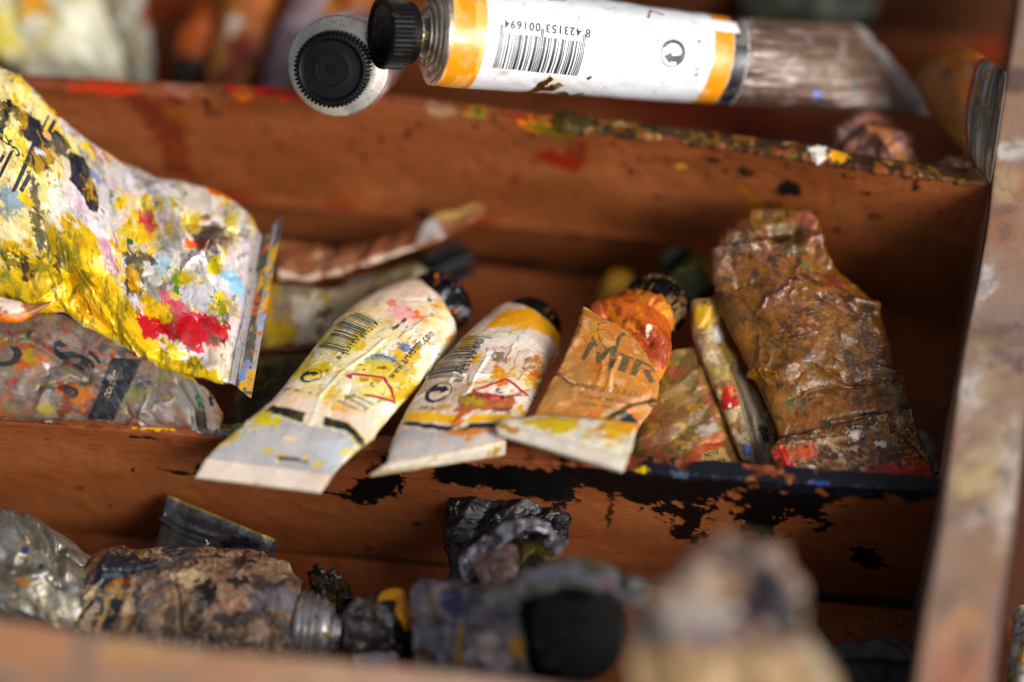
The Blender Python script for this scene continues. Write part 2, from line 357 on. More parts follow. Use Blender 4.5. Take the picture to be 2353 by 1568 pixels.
# ---------------------------------------------------------------- things
THINGS = []
class Thing:
    def __init__(t, name, label, cat, group=None):
        t.name, t.label, t.cat, t.group, t.parts = name, label, cat, group, []; THINGS.append(t)
    def add(t, pname, V, F, mat, paint=None, uv=None, sharp=None, label=None, parent=None):
        t.parts.append(dict(n=pname, V=np.asarray(V, float), F=F, mat=mat, p=paint, uv=uv, sharp=sharp, label=label, parent=parent)); return len(t.parts) - 1
    def grid(t, pname, g, mat, paint, sharp=None, label=None, parent=None):
        m, n = g.m, g.n; idx = np.arange(m * n).reshape(m, n)
        a = idx[:-1]; b = idx[1:]
        if g.cyc: q = np.stack([a, np.roll(a, -1, 1), np.roll(b, -1, 1), b], -1)
        else: q = np.stack([a[:, :-1], a[:, 1:], b[:, 1:], b[:, :-1]], -1)
        q = q.reshape(-1, 4)
        if g.flip: q = q[:, ::-1]
        # row/column order gives -N for dA x dB unless flipped the same way
        F = [q]
        if g.cyc and g.caps: F += [idx[0][::-1] if not g.flip else idx[0], idx[-1] if not g.flip else idx[-1][::-1]]
        return t.add(pname, g.P.reshape(-1, 3), F, mat, paint, np.stack([g.A.ravel(), g.B.ravel()], 1), sharp, label, parent)
    def split(t, g, row, n0, n1, mat, p, sharp=None):
        """one surface as two parts, rows before and after `row`; returns the index of the second"""
        for i0, i1, nm in ((0, row + 1, n0), (row, g.m, n1)):
            h = Grid.__new__(Grid); h.__dict__.update(g.__dict__); h.P, h.A, h.B, h.N = g.P[i0:i1], g.A[i0:i1], g.B[i0:i1], g.N[i0:i1]; h.m = i1 - i0; h.caps = True; k = t.grid(nm, h, mat, p.part(i0, i1), sharp)
        return k
    def build(t):
        allv = np.concatenate([p['V'] for p in t.parts]); lo = allv.min(0); hi = allv.max(0)
        base = np.array([(lo[0] + hi[0]) / 2, (lo[1] + hi[1]) / 2, lo[2]])
        e = bpy.data.objects.new(t.name, None); e.empty_display_size = .01; C.collection.objects.link(e); e.location = base * S
        e['label'] = t.label; e['category'] = t.cat
        if t.group: e['group'] = t.group
        obs = []
        for p in t.parts:
            V = (p['V'] - base) * S; me = bpy.data.meshes.new(p['n'])
            fl = []; 
            for f in p['F']:
                f = np.asarray(f)
                fl.append((f, 1) if f.ndim == 1 else (f, len(f)))
            nl = sum(f.size for f, _ in fl); nfc = sum(k for _, k in fl)
            me.vertices.add(len(V)); me.vertices.foreach_set('co', V.ravel().astype(np.float32))
            me.loops.add(nl); me.polygons.add(nfc)
            loops = np.concatenate([f.ravel() for f, _ in fl]).astype(np.int32); tot = np.concatenate([np.full(k, f.size // k) for f, k in fl]).astype(np.int32)
            me.loops.foreach_set('vertex_index', loops); me.polygons.foreach_set('loop_start', np.concatenate([[0], np.cumsum(tot)[:-1]]).astype(np.int32)); me.polygons.foreach_set('loop_total', tot)
            me.update(calc_edges=True)
            if p['uv'] is not None:
                uv = me.uv_layers.new(name='rest'); uv.data.foreach_set('uv', p['uv'][loops].ravel().astype(np.float32))
            if p['p'] is not None:
                q = p['p']; lum = q.col @ np.array([.3, .55, .15]); q.col = np.clip((lum[:, None] + (q.col - lum[:, None]) * getattr(q, 'sat', 1.1)) * getattr(q, 'tone', 1.0), .002, .95); ca = me.color_attributes.new('Col', 'FLOAT_COLOR', 'POINT'); ca.data.foreach_set('color', np.concatenate([np.clip(q.col, .002, .95), np.ones((len(V), 1))], 1).ravel().astype(np.float32))
                for nm, ar in (('metal', q.met), ('rough', q.rou), ('pm', q.pm)):
                    at = me.attributes.new(nm, 'FLOAT', 'POINT'); at.data.foreach_set('value', ar.astype(np.float32))
            me.validate()
            me.polygons.foreach_set('use_smooth', np.ones(len(me.polygons), bool))
            if p['sharp']: me.set_sharp_from_angle(angle=math.radians(p['sharp']))
            me.materials.append(p['mat'])
            o = bpy.data.objects.new(p['n'], me); C.collection.objects.link(o)
            o.parent = e if p['parent'] is None else obs[p['parent']]
            if p['label']: o['label'] = p['label']
            obs.append(o)

# ---------------------------------------------------------------- flat print laid on a surface
def text2d(s, bold=0., spacing=1.0):
    cu = bpy.data.curves.new('t', 'FONT'); cu.body = s; cu.size = 1; cu.resolution_u = 3; cu.offset = bold; cu.space_character = spacing
    o = bpy.data.objects.new('t', cu); C.collection.objects.link(o); dg = bpy.context.evaluated_depsgraph_get(); me = o.evaluated_get(dg).to_mesh()
    V = np.array([v.co[:2] for v in me.vertices]).reshape(-1, 2); F = [list(p.vertices) for p in me.polygons]
    o.evaluated_get(dg).to_mesh_clear(); bpy.data.objects.remove(o); bpy.data.curves.remove(cu)
    V = V - [V[:, 0].min(), 0]; return V, F
def poly2d(pts):
    tr = tessellate_polygon([[Vector((x, y, 0)) for x, y in pts]]); return np.array(pts, float), [list(t) for t in tr]
def strip2d(pts, wd, closed=False):
    p = np.array(pts, float); n = len(p); V = []; F = []
    for i in range(n):
        a = p[i - 1] if (closed or i) else p[i]; b = p[(i + 1) % n] if (closed or i < n - 1) else p[i]
        d = b - a; d /= np.linalg.norm(d) + 1e-9; nn = np.array([-d[1], d[0]])
        k = wd if np.isscalar(wd) else wd[i]
        if closed or 0 < i < n - 1:
            d1 = p[i] - a; d1 = d1 / (np.linalg.norm(d1) + 1e-9); c = abs(d @ d1); k = k / max(c, .5)
        V += [p[i] + nn * k / 2, p[i] - nn * k / 2]
    for i in range(n if closed else n - 1): j = (i + 1) % n; F.append([2 * i, 2 * i + 1, 2 * j + 1, 2 * j])
    return np.array(V), F
def join2d(*parts):
    V = []; F = []; k = 0
    for v, f in parts: V.append(v); F += [[i + k for i in q] for q in f]; k += len(v)
    return np.concatenate(V), F
def rect2d(x0, y0, x1, y1): return np.array([[x0, y0], [x1, y0], [x1, y1], [x0, y1]], float), [[0, 1, 2, 3]]
def barcode2d(seed, wd=10., ht=3.4, n=42, guard=True):
    r = np.random.default_rng(seed); parts = []; x = 0.; k = 0
    while x < wd:
        bw = r.choice([.1, .1, .2, .3], p=[.45, .2, .2, .15]); gp = r.choice([.1, .12, .2, .28])
        gd = guard and (x < .4 or abs(x - wd / 2) < .22 or x > wd - .5); bw = .09 if gd else bw; gp = .11 if gd else gp
        parts.append(rect2d(x, -.9 if gd else 0, x + bw, ht)); x += bw + gp; k += 1
    return join2d(*parts)
def dot2d():
    """circle with two interlocked arrows"""
    arc = lambda r, a0, a1, n=18: np.stack([r * np.cos(np.radians(np.linspace(a0, a1, n))), r * np.sin(np.radians(np.linspace(a0, a1, n)))], 1)
    ring = strip2d(arc(1., 0, 351, 40), .08, True)
    low = strip2d(arc(.86, 185, 345), np.interp(np.linspace(0, 1, 18), [0, .3, 1], [.26, .24, .1]))
    up = strip2d(np.concatenate([arc(.78, 196, 150, 8), np.array([[-.45, .28], [-.2, .38], [.08, .40]])]), np.interp(np.linspace(0, 1, 11), [0, .5, 1], [.2, .42, .46]))
    head = poly2d([(.02, .80), (.72, .36), (.12, -.08)])
    return join2d(ring, low, up, head)
def wordmark2d():
    return join2d(strip2d([(0, 0), (.17, .66), (.46, .16), (.76, .66), (.9, 0)], [.13, .15, .17, .17, .16]), rect2d(1.1, 0, 1.32, .6), strip2d([(1.58, 0), (1.58, .72)], .2), strip2d([(1.66, .66), (1.95, .66), (2.08, .52), (1.95, .36), (1.66, .34)], .13), strip2d([(1.84, .36), (2.2, 0)], .18))
def subdiv(V, F, mx):
    bm = bmesh.new(); vs = [bm.verts.new((x, y, 0)) for x, y in V]
    for f in F:
        if len(set(f)) >= 3:
            try: bm.faces.new([vs[i] for i in f])
            except ValueError: pass
    bmesh.ops.triangulate(bm, faces=bm.faces[:])
    for _ in range(5):
        es = [e for e in bm.edges if e.calc_length() > mx]
        if not es or len(bm.verts) > 9000: break
        bmesh.ops.subdivide_edges(bm, edges=es, cuts=1); bmesh.ops.triangulate(bm, faces=[f for f in bm.faces if len(f.verts) > 3])
    bm.verts.ensure_lookup_table(); bm.verts.index_update()
    V = np.array([v.co[:2] for v in bm.verts]); F = [[v.index for v in f.verts] for f in bm.faces]; bm.free(); return V, F
def decal(t, pname, g, shape, p0, p1, mat, width=None, ys=1., lift=.012, mx=.12, flip=False, parent=None, dy=0., clip=None):
    """print `shape` so that its x axis runs from the place seen at p0 to the place seen at p1"""
    V, F = shape; W = width or (V[:, 0].max() - V[:, 0].min()); q0, q1 = g.at(p0), g.at(p1); d = q1 - q0; ln = np.linalg.norm(d); k = ln / W; ex = d / ln
    ey = np.array([-ex[1], ex[0]]) * g.hand * (-1 if flip else 1)
    V, F = subdiv(V * [k, k * ys] + [0, dy], F, mx)
    ab = q0 + V[:, :1] * ex + V[:, 1:] * ey
    if clip:
        ok = (ab[:, 0] > clip[0]) & (ab[:, 0] < clip[1]); F = [f for f in F if all(ok[i] for i in f)]
    if not F: return
    P = g.surf(ab[:, 0], ab[:, 1], lift)
    F = np.array(F)
    # face the print outwards
    f = F[len(F) // 2]; 
    j = len(F) // 2; nn = np.cross(P[F[:, 1]] - P[F[:, 0]], P[F[:, 2]] - P[F[:, 0]]).sum(0)
    if nn @ -FWD < 0: F = F[:, ::-1]
    t.add(pname, P, [F], mat, None, ab, None, None, parent)

# ================================================================ the paint box (one thing; boards are its parts)
box = Thing('paint_box', 'open stained wooden paint box with upright dividers holding all the paint tubes', 'paint box')
ZL, ZU, ZF1, ZF2, ZF3 = 6.5, 9.8, 1.3, 3.6, 5.4
XR = RGT
lowF = [Z(x, y, ZL) for x, y in ((-120, 958), (0, 968), (488, 1005), (1000, 1043), (1500, 1085), (2160, 1130), (2330, 1142))]
bdir = np.array([lowF[5][1] - lowF[1][1], -(lowF[5][0] - lowF[1][0]), 0.]); bdir = -bdir / np.linalg.norm(bdir); bdir = bdir * np.sign(bdir[1])
def speckle(p, col, cov, sc, seed, st=(1, 1)): p.noise(col, cov, sc, .01, 3, st, seed=seed)
g = slab(lowF, ZL - ZF1 + .3, .55, 640, 130, 12, bdir)
p = Paint(g, '5a3218', .5, 0, 0)
p.poly('0b0909', [(880, 1030), (980, 1040), (930, 1090), (915, 1135), (845, 1158), (790, 1145), (805, 1112), (850, 1085), (870, 1060)], .16, .22, .02, h=.02, rough=.28)
p.poly('0b0909', [(1280, 1060), (2010, 1115), (1970, 1130), (1700, 1120), (1640, 1150), (1480, 1160), (1420, 1140), (1300, 1110), (1265, 1090)], .2, .35, .02, h=.02, rough=.28)
p.poly('0b0909', [(1640, 1110), (1930, 1130), (1985, 1140), (1900, 1165), (1905, 1215), (1830, 1195), (1800, 1165), (1740, 1175), (1690, 1150)], .3, .3, .02, h=.02, rough=.28)
p.poly('0b0909', [(1480, 1165), (1620, 1150), (1640, 1180), (1600, 1240), (1540, 1235), (1560, 1200)], .3, .28, .02, h=.02, rough=.28)
p.poly('0b0909', [(1700, 1150), (1790, 1160), (1800, 1235), (1740, 1240), (1690, 1200)], .28, .28, .02, h=.02, rough=.28)
p.poly('0b0909', [(1948, 1255), (2010, 1262), (2035, 1300), (1985, 1310), (1955, 1280)], .1, .18, .02, h=.02, rough=.28)
p.poly('0b0909', [(1265, 1155), (1300, 1150), (1305, 1190), (1290, 1165), (1280, 1195)], .05, .15)
p.poly('0b0909', [(985, 1060), (1150, 1070), (1320, 1085), (1330, 1150), (1240, 1150), (1180, 1128), (1090, 1118), (1000, 1104)], .14, .25, .02, h=.02, rough=.28)
p.line('0b0909', [(1400, 1110), (1405, 1160), (1395, 1215)], .07, .08, amt=.9)
p.line('120e0c', [(730, 1128), (800, 1140), (850, 1150)], .05, .05)
p.line('120e0c', [(360, 1078), (450, 1092)], .06, .08); p.blob('120e0c', (305, 1080), (.12, .05), 10, .7, .1); p.blob('120e0c', (455, 1080), (.3, .1), 10, .7, .15)
p.line('15110f', [(300, 1003), (390, 1012)], .045, .05)
p.noise('120d0b', .014, .3, .02, 4, (1, 2.2), seed=41); p.noise('120d0b', .008, .16, .01, 3, seed=42)
for c, r in (((850, 1262), .07), ((1170, 1190), .08), ((620, 1190), .05), ((960, 1205), .09), ((250, 1165), .06), ((1010, 1175), .07)): p.blob('100c0a', c, (r, r * 1.6), 0, .8, .1)
# top edge
p.band
top = (p.a > -.03) & (p.a < .6); 
p.lay(top * 1.0 * (fbm(p.a, p.b, .8, 3) > .35) * .55, 'a1563a'); p.lay(top * sm(.6, .72, fbm(p.a, p.b, .35, 9)) * .8, '4a2015')
for (x, y), r, c in (((90, 950), .35, 'd8a028'), ((350, 985), .5, 'e0b020'), ((470, 992), .16, '8fa8c8'), ((520, 996), .3, '7f95b5'), ((300, 975), .15, 'd07030'), ((120, 966), .2, 'c8a080')): p.blob(c, (x, y), (.09, r), 0, .8, .15)
p.blob('12131c', (2000, 1112), (.6, 2.6), 0, .6, .5); p.blob('14151e', (1660, 1085), (.5, 2.2), 0, .7, .5, h=.04); p.blob('4a5468', (1560, 1090), (.1, .2), 0, .8, .15); p.blob('24407a', (1890, 1110), (.07, .2), 0, .8, .15); p.blob('c9b23a', (1475, 1080), (.1, .2), 0, .6, .1)
p.relief(.012, .5, 5, 'n').done()
box.grid('divider', g, M_WOOD, p, 50, label='lower wooden divider smeared with black paint')

upF = [Z(x, y, ZU) for x, y in ((-120, 180), (88, 197), (245, 206), (455, 217), (595, 223), (921, 245), (1107, 268), (1276, 291), (1526, 319), (1827, 360), (1976, 385), (2266, 425), (2330, 434))]
ud = np.array([upF[8][1] - upF[2][1], -(upF[8][0] - upF[2][0]), 0.]); ud = ud / np.linalg.norm(ud); ud = ud * np.sign(ud[1])
g = slab(upF, ZU - ZF2 + .3, .5, 560, 110, 12, ud)
p = Paint(g, '6a3a1c', .55, 0, 0)
p.poly('571006', [(300, 222), (400, 225), (420, 300), (450, 400), (470, 420), (390, 400), (350, 320)], .25, .6, .15, amt=.8)
p.line('331a0c', [(475, 232), (480, 262)], .12, .05, .06); p.blob('8a4d10', (400, 260), .45, 0, .6, .5, .5, .6)
p.poly('80240f', [(1250, 345), (1300, 350), (1345, 320), (1350, 375), (1310, 395), (1275, 380), (1235, 365)], .15, .3, .12)
p.blob('6e2a10', (1330, 320), (.8, .5), 0, .6, .4, .4, .6)
p.blob('4d240f', (1560, 375), (.28, 1.1), 0, .5, .4, .3, .6); p.blob('b98a3a', (1560, 382), (.12, .2), 0, .6, .2, .3)
p.blob('0a0707', (1808, 432), (.42, .4), 0, .45, .3); p.blob('0f0a08', (1710, 398), (.2, .3), 0, .5, .2); p.blob('0f0a08', (1640, 368), (.12, .3), 0, .6, .2)
p.poly('9a6414', [(1700, 430), (1730, 440), (1760, 470), (1830, 470), (1880, 480), (1800, 495), (1740, 490)], .16, .3, .08, amt=.9); p.blob('15100a', (1765, 470), (.14, .3), 0, .6, .2)
p.blob('b06a1a', (798, 455), (.3, .35), 0, .4, .4, .4, .7); p.blob('120c0a', (2005, 498), (.12, .3), 0, .6, .2); p.blob('3b1a0c', (1205, 600), (.2, .5), 0, .5, .3)
p.noise('2a120a', .05, .3, .02, 3, seed=71); p.noise('8e3a22', .06, .7, .1, 3, amt=.5, seed=73); p.noise('3b1d0d', .28, 2.2, .2, 3, (1, 2.5), .45, seed=74)
top = (p.a > -.12) & (p.a < .75); bpx = g.B[:, 0]; b_at = lambda x, y: g.at((x, y))[1]
n1 = fbm(p.a, p.b, .5, 81, 5, .6); n2 = fbm(p.a, p.b, .4, 82, 5, .6)
p.lay(top * sm(.35, .5, n1) * .8, '8a4a38')
cr = top * sm(b_at(1270, 289) - .1, b_at(1300, 293), p.b)
cr = cr * sm(-.16, -.02, p.a + .2 * (n1 - .5))
p.lay(cr, '3a260f', h=.07); p.lay(cr * sm(.6, .85, n1) * .7, '6e521c', h=.03); p.lay(cr * sm(.88, .95, n2) * .7, 'a08a54', h=.02); p.lay(cr * sm(.7, .85, 1 - n2), '2c180d'); p.lay(cr * sm(.8, .9, n1 * n2 * 1.5), '7a4028')
p.blob('e8e2d8', (1885, 352), (.3, .28), 0, .6, .2, h=.04); p.blob('d89a18', (1925, 362), (.2, .35), 0, .6, .2)
p.blob('3a3018', (1320, 285), (.4, .7), 0, .5, .3, h=.08)
for x, y, r, c in ((625, 208, 1.0, 'd03414'), (560, 210, .3, 'd06a28'), (250, 203, .9, 'b03818'), (420, 206, .5, '94604e'), (1010, 248, .4, '9a7a5c'), (1085, 258, .35, '98702e'), (1190, 272, .6, '8a3020'), (1100, 262, .12, '2e5a2a'), (1240, 285, .5, 'c4702e'), (1270, 300, .6, '6b5a14')): p.blob(c, (x, y), (.3, r), 0, .7, .3)
p.relief(.014, .6, 15, 'n').done()
box.grid('divider', g, M_WOOD, p, 50, label='taller upper divider with crusted paint along its top edge')

# floors of the three trays
def floor_panel(c4, z, seed, specks=True):
    g = sheet(*c4, 120, 260); p = Paint(g, '5a3218', .5, 0, 0)
    p.noise('150e0a', .04, .25, .02, 3, seed=seed); p.noise('6b2c10', .2, 1.5, .2, 3, amt=.5, seed=seed + 1)
    p.relief(.006, .4, seed, 'n').done(); box.grid('bottom_panel', g, M_WOOD, p)
def quad(z, y0, y1, x0=-150, x1=2330):  # image rows of the near and far edge
    return Z(x0, y0[0], z), Z(x0, y1[0], z), Z(x1, y1[1], z), Z(x1, y0[1], z)
floor_panel(quad(ZF1, (1560, 1760), (1195, 1425)), ZF1, 301)
lo = np.array(lowF); lo0 = lo[0] + bdir * .5; lo1 = lo[-1] + bdir * .5; u0 = upF[0] + ud * .1; u1 = upF[-1] + ud * .1
f4 = [np.array([q[0], q[1], ZF2]) for q in (lo0, u0, u1, lo1)]; floor_panel(f4, ZF2, 311)
bk0 = np.array([-24, 19.5, ZF3]); bk1 = np.array([24, 14.5, ZF3])
f4 = [np.array([q[0], q[1], ZF3]) for q in (upF[0] + ud * .3, bk0, bk1, upF[-1] + ud * .3)]; f4[0][0] -= 3; f4[3][0] += 3
g = sheet(*f4, 60, 120); p = Paint(g, '5a3218', .5, 0, 0); p.noise('8a1a0a', .3, 2., .15, 3, amt=.7, seed=5); p.noise('120a08', .1, 1., .1, seed=6); p.done(); box.grid('bottom_panel', g, M_WOOD, p)
# back board and open lid behind it
bl = [np.array([-26, 19.7, 16.]), np.array([0, 17., 16.]), np.array([26, 14.2, 16.])]
g = slab(bl, 12.5, .8, 60, 40, 6, (.1, 1, 0)); p = Paint(g, '3a1a0c', .5, 0, 0); p.noise('1b1420', .08, 1.2, .1, 3, seed=8); p.noise('3a4a20', .06, 1.5, .1, 3, seed=9); p.done(); box.grid('back_panel', g, M_DARKWOOD, p, 50)
# right side board: top edge rises towards the back
wl = [(2342, -60, 10.9), (2335, 35, 10.8), (2317, 140, 10.5), (2285, 350, 10.15), (2267, 510, 9.8), (2247, 631, 9.5), (2215, 791, 9.1), (2179, 1051, 8.5), (2157, 1220, 8.15), (2126, 1393, 7.8), (2105, 1545, 7.5), (2088, 1660, 7.3)]
wf = [Z(*q) for q in wl]
g = slab(wf, 8.5, 2.15, 300, 40, 46, (1, .08, 0), round_=.12)
p = Paint(g, '8c7260', .55, 0, 0)
pt = (p.a > -.1) * 1.0
for c, x, y, r in (('96644a', 2300, 520, (1.1, 1.6)), ('94705a', 2300, 1330, (1.0, 1.5)), ('b87058', 2200, 1520, (1.0, .8)), ('d8d4d4', 2260, 650, (.35, .7)), ('e6e4e2', 2295, 345, (.8, .35)), ('d5d2d0', 2310, 140, (.3, .5)), ('7a8aa0', 2322, 90, (.8, .4)), ('20242e', 2340, 180, (.5, .5)),
                   ('d2cfce', 2280, 1180, (.9, .6)), ('5a4a52', 2260, 770, (1.4, .45)), ('4f3a48', 2330, 790, (.7, .7)), ('7c5a68', 2310, 850, (.8, .5)), ('b8a878', 2265, 790, (.8, .4)), ('dedad2', 2240, 850, (.25, .25)), ('a79a6a', 2270, 890, (.7, .6)),
                   ('cfc9c4', 2225, 920, (.45, 1.0)), ('8a86a0', 2140, 1330, (.3, .5)), ('64647a', 2110, 1390, (.3, .4)), ('c9b48a', 2260, 1060, (.8, 1.2)), ('c0906a', 2200, 1440, (.6, .7)), ('d8ccc0', 2318, 1100, (.2, 1.6)), ('c8a878', 2295, 430, (.5, .5))):
    p.blob(c, (x, y), r, 0, .7, .8, .6, .75)
p.noise('5c4a44', .25, 1.3, .15, 5, amt=.6, seed=21); p.noise('3c3438', .06, .5, .06, 5, amt=.7, seed=23); p.tone = .85; p.noise('8c8684', .2, 1.4, .25, amt=.5, seed=22)
p.lay((p.a < .0) * 1.0, '4a2410'); p.pm *= (p.a > -.2) * .85 + .15
p.lay((p.a > 2.1) * 1.0, '3a3036')
p.done(); box.grid('side_panel', g, M_PALE, p, 50)
# front board, close to the lens
ff = [Z(x, y, 9.0) for x, y in ((-140, 1404), (0, 1420), (200, 1448), (400, 1478), (800, 1516), (1200, 1562), (1500, 1596), (2140, 1672))]
fd = np.array([0.09, -1, 0]); 
g = slab(ff, 8.6, 2.6, 160, 30, 40, fd, round_=.15)
p = Paint(g, 'c09a7c', .55, 0, 0)
for c, x, y, r in (('a8683c', 60, 1470, (.8, 1.4)), ('c09048', 330, 1510, (.5, 1.2)), ('a87058', 560, 1550, (.5, 2.0)), ('a06044', 40, 1550, (.6, 1.2)), ('b89878', 700, 1545, (.6, 1.6)), ('c8a898', 1050, 1560, (.5, 2.)), ('c4ab8c', 420, 1500, (.7, 2.))): p.blob(c, (x, y), r, 0, .6, .6, .4, .7)
p.noise('946048', .2, 1.1, .2, amt=.4, seed=31); p.tone = 1.15; p.pm *= .8; p.done(); box.grid('front_panel', g, M_PALE, p, 50)

# the surface under the box
g = sheet((-300, -300, 0), (-300, 300, 0), (300, 300, 0), (300, -300, 0), 6, 6)
GROUND = g

# ================================================================ builders for tubes and caps
def end_of(g, row): 
    c = g.c[row]; d = g.c[row] - g.c[row - 6 if row < 0 else row + 6]; return c, d / np.linalg.norm(d)
def cap(t, base, axis, r, ln, teeth=46, col='08080a', amp=.05, splash=(), flange=.25, name='cap', mat=None, rough=.4, dish=.06, seed=1):
    pr = [(0, r * .3), (0, r * .84), (.03, r * .88), (flange, r * .93), (flange + .02, r * .9)]
    pr += [(flange + .03, r, 1), (flange + .06, r * 1.02, 1)] + [(flange + .06 + (ln - flange - .12) * k / 3, r * 1.02, 1) for k in (1, 2, 3)]
    pr += [(ln - .02, r * .985, 1), (ln, r * .95, .6), (ln + .01, r * .88), (ln - dish * .2, r * .84), (ln - dish, r * .78), (ln - dish, r * .5), (ln - dish * .9, r * .47), (ln - dish * .9, r * .44), (ln - dish * 1.1, r * .42), (ln - dish * 1.1, r * .14), (ln - dish * .4, r * .12), (ln - dish * .4, r * .07), (ln - dish * .9, r * .05), (ln - dish * .9, .002)]
    g = lathe(base, axis, pr, 60, teeth, amp); p = Paint(g, col, rough)
    p.mottle(.3, .3)
    for sc, cov, s in splash: p.noise(s, cov, sc, .02, 4, seed=int(seed * 31 + cov * 1000))
    p.done(); return t.grid(name, g, mat or M_CAP, p, 28), g
def neck(t, base, axis, prof, col='b9b4ac', rough=.28, metal=.9, name='shoulder', splash=(), par=None):
    g = lathe(base, axis, prof, 72); p = Paint(g, col, rough, metal); p.mottle(.12, .5)
    for sc, cov, s in splash: p.noise(s, cov, sc, .03, 4, rough=.6, metal=.0, seed=int(cov * 999))
    p.done(); return t.grid(name, g, M_SKIN, p, 40), g

# ================================================================ new white and orange tube
t = Thing('paint_tube', 'clean new white paint tube with orange bands and a barcode, lying across the top', 'paint tube')
st = [(O(1016, -36, 0), O(993, 198, 0), 1.5), (O(1180, -22, .75), O(1160, 208, .75), 1.5), (O(1360, -2, 1.6), O(1340, 219, 1.6), 1.46), (O(1700, 43, 3.2), O(1680, 239, 3.2), 1.15), (O(1850, 52, 4.0), O(1890, 249, 4.0), .75), (O(1940, 56, 4.7), O(2060, 258, 4.7), .32), (O(1972, 60, 5.1), O(2140, 264, 5.1), .07), (O(1978, 62, 5.2), O(2152, 265, 5.2), .07)]
g = loft(st, 420, 150, 30, q=.95); p = Paint(g, 'dde1e8', .32)
B = lambda x, y: g.at((x, y))[1]
def bnd(c, x0, y0, x1, y1, **k): p.band(c, (x0, y0), (x1, y1), .006, .012, **k)
p.band('e0e4ea', (1040, 100), (1640, 120), 0)
bnd('e0930f', 1036, 100, 1117, 100); bnd('e0930f', 1633, 160, 1681, 160); bnd('131317', 1681, 160, 1716, 160)
b_lab = B(1716, 160); foil = sm(b_lab, b_lab + .02, p.b)
p.lay(foil, '54423a', .45, .25)
p.lay(foil * sm(.55, .7, fbm(p.a * 3, p.b * .45, .6, 6)), '7a6862', .42, .3); p.lay(foil * sm(.45, .7, fbm(p.a * 2, p.b * .3, .6, 16)) * .8, '58402f', .45, .2); cr_ = sm(p.b.max() - .75, p.b.max() - .7, p.b); p.lay(cr_, '989290', .4, .4)
p.poly('f2f3f6', [(1590, 40), (1690, 52), (1702, 76), (1610, 66)], .01, .3, .01, rough=.35, metal=0)
p.band('b8b4b2', (1030, 100), (1037, 100), 0., .01, rough=.2, metal=.9)
p.lay(sm(.62, .74, fbm(p.a * .6, p.b * 3, .8, 44)) * (1 - sm(B(1117, 100) - .02, B(1117, 100), p.b)) * .35, 'f6d9a0', .3)
p.poly('3a2408', [(1208, 210), (1240, 190), (1265, 176), (1270, 184), (1250, 200), (1285, 190), (1295, 197), (1270, 208), (1240, 207), (1220, 213)], .03, .1, .015, rough=.3, h=.02)
p.poly('d9b65c', [(1230, 190), (1262, 172), (1292, 186), (1298, 200), (1262, 212), (1225, 210)], .03, .2, .06, amt=.45)
p.poly('3a2408', [(1208, 210), (1240, 190), (1265, 176), (1270, 184), (1250, 200), (1285, 190), (1295, 197), (1270, 208), (1240, 207), (1220, 213)], .03, .1, .015)
p.poly('17161a', [(1275, 213), (1300, 209), (1310, 217), (1340, 212), (1345, 216), (1310, 222), (1285, 219)], .02, .1, .015, h=.015); p.blob('241d12', (1354, 179), (.09, .05), 0, .8, .1)
p.noise('9fd4ea', .02, .3, .03, 4, (1, 2), .5, seed=77, within=1 - foil); p.blob('4a68a8', (1878, 218), (.2, .16), 0, .5, .2); p.blob('2a4a50', (1970, 205), (.16, .1), 0, .7, .2); p.blob('1c2f7a', (1884, 222), (.12, .1), 0, .5, .1)
p.noise('b9b4ac', .14, .8, .2, 5, amt=.3); p.noise('8a7a5c', .03, .25, .05, 5, amt=.5)
p.relief(.04, 1.3, 4, 'f', (1, 1.6), sm(b_lab - .5, b_lab + 1.5, p.b)); p.relief(.03, .5, 9, 'n', (.6, 4), foil); p.folds(3, .05, 2.5, 5, foil)
p.relief(.02, 1.1, 12, 'n', (1, 1), 1.0); p.folds(5, .02, 1.5, 77, sm(1.2, 2.2, p.b))
p.done(); bi = len(t.parts); t.split(g, int(np.searchsorted(g.B[:, 0], g.B.max() - .72)), 'body', 'crimp', M_NEW, p, 60)
decal(t, 'barcode', g, barcode2d(4, 10, 4.0), (1345, 97), (1148, 75), INKC, 10, 1.0, mx=.15, parent=bi, lift=.015)
# the code stands above the bars; it reads upside down
decal(t, 'barcode_number', g, text2d('8 423153 001694', .008, 1.22), (1357, 69), (1160, 46), INKC, None, 1.15, parent=bi, lift=.015)
decal(t, 'recycling_mark', g, dot2d(), (1547, 123), (1520, 116), INKC, 1.0, parent=bi, lift=.015)
decal(t, 'volume_text', g, text2d('60 ml. e', .004, 1.3), (1604, 175), (1610, 92), INKC, None, .9, parent=bi, lift=.015)
decal(t, 'warning_symbol', g, strip2d([(-1, 1), (0, 0), (1, 1)], .22), (1495, 26), (1530, 24), INKR, 2.0, parent=bi, lift=.015, flip=True)
decal(t, 'small_print', g, text2d('www.artes', 0, 1.1), (1300, 2), (1260, 0), INKG, None, 1., parent=bi, lift=.015)
for q, (x, y) in enumerate(((1330, 38), (1545, 86))): decal(t, 'small_print', g, text2d('amar' if q else 'il', .0), (x + 18, y + 3), (x - (40 if q else 0), y - 3), INKB, None, 1., parent=bi, lift=.015)
c0, d0 = end_of(g, 0)
rim = 1.5
prof = [(-.05, rim * .99), (.0, rim * 1.0), (.10, rim * .985)]
for k in range(4): r_ = rim * (.93 - .135 * k); h_ = .12 + .085 * k; prof += [(h_, r_), (h_ + .05, r_ * .985), (h_ + .065, r_ * .95), (h_ + .05, r_ * .90)]
prof += [(.5, .62), (.56, .56), (.95, .56)]
neck(t, c0, d0, prof, 'bcb4a6', .3, .9, splash=((.35, .10, '8f7a50'),))
cb = c0 + d0 * .78
cap(t, cb, d0 + np.array([.0, -.12, .05]), 1.02, 1.02, 46, '08090b', .045, ((.3, .015, 'b8801c'),), .3)

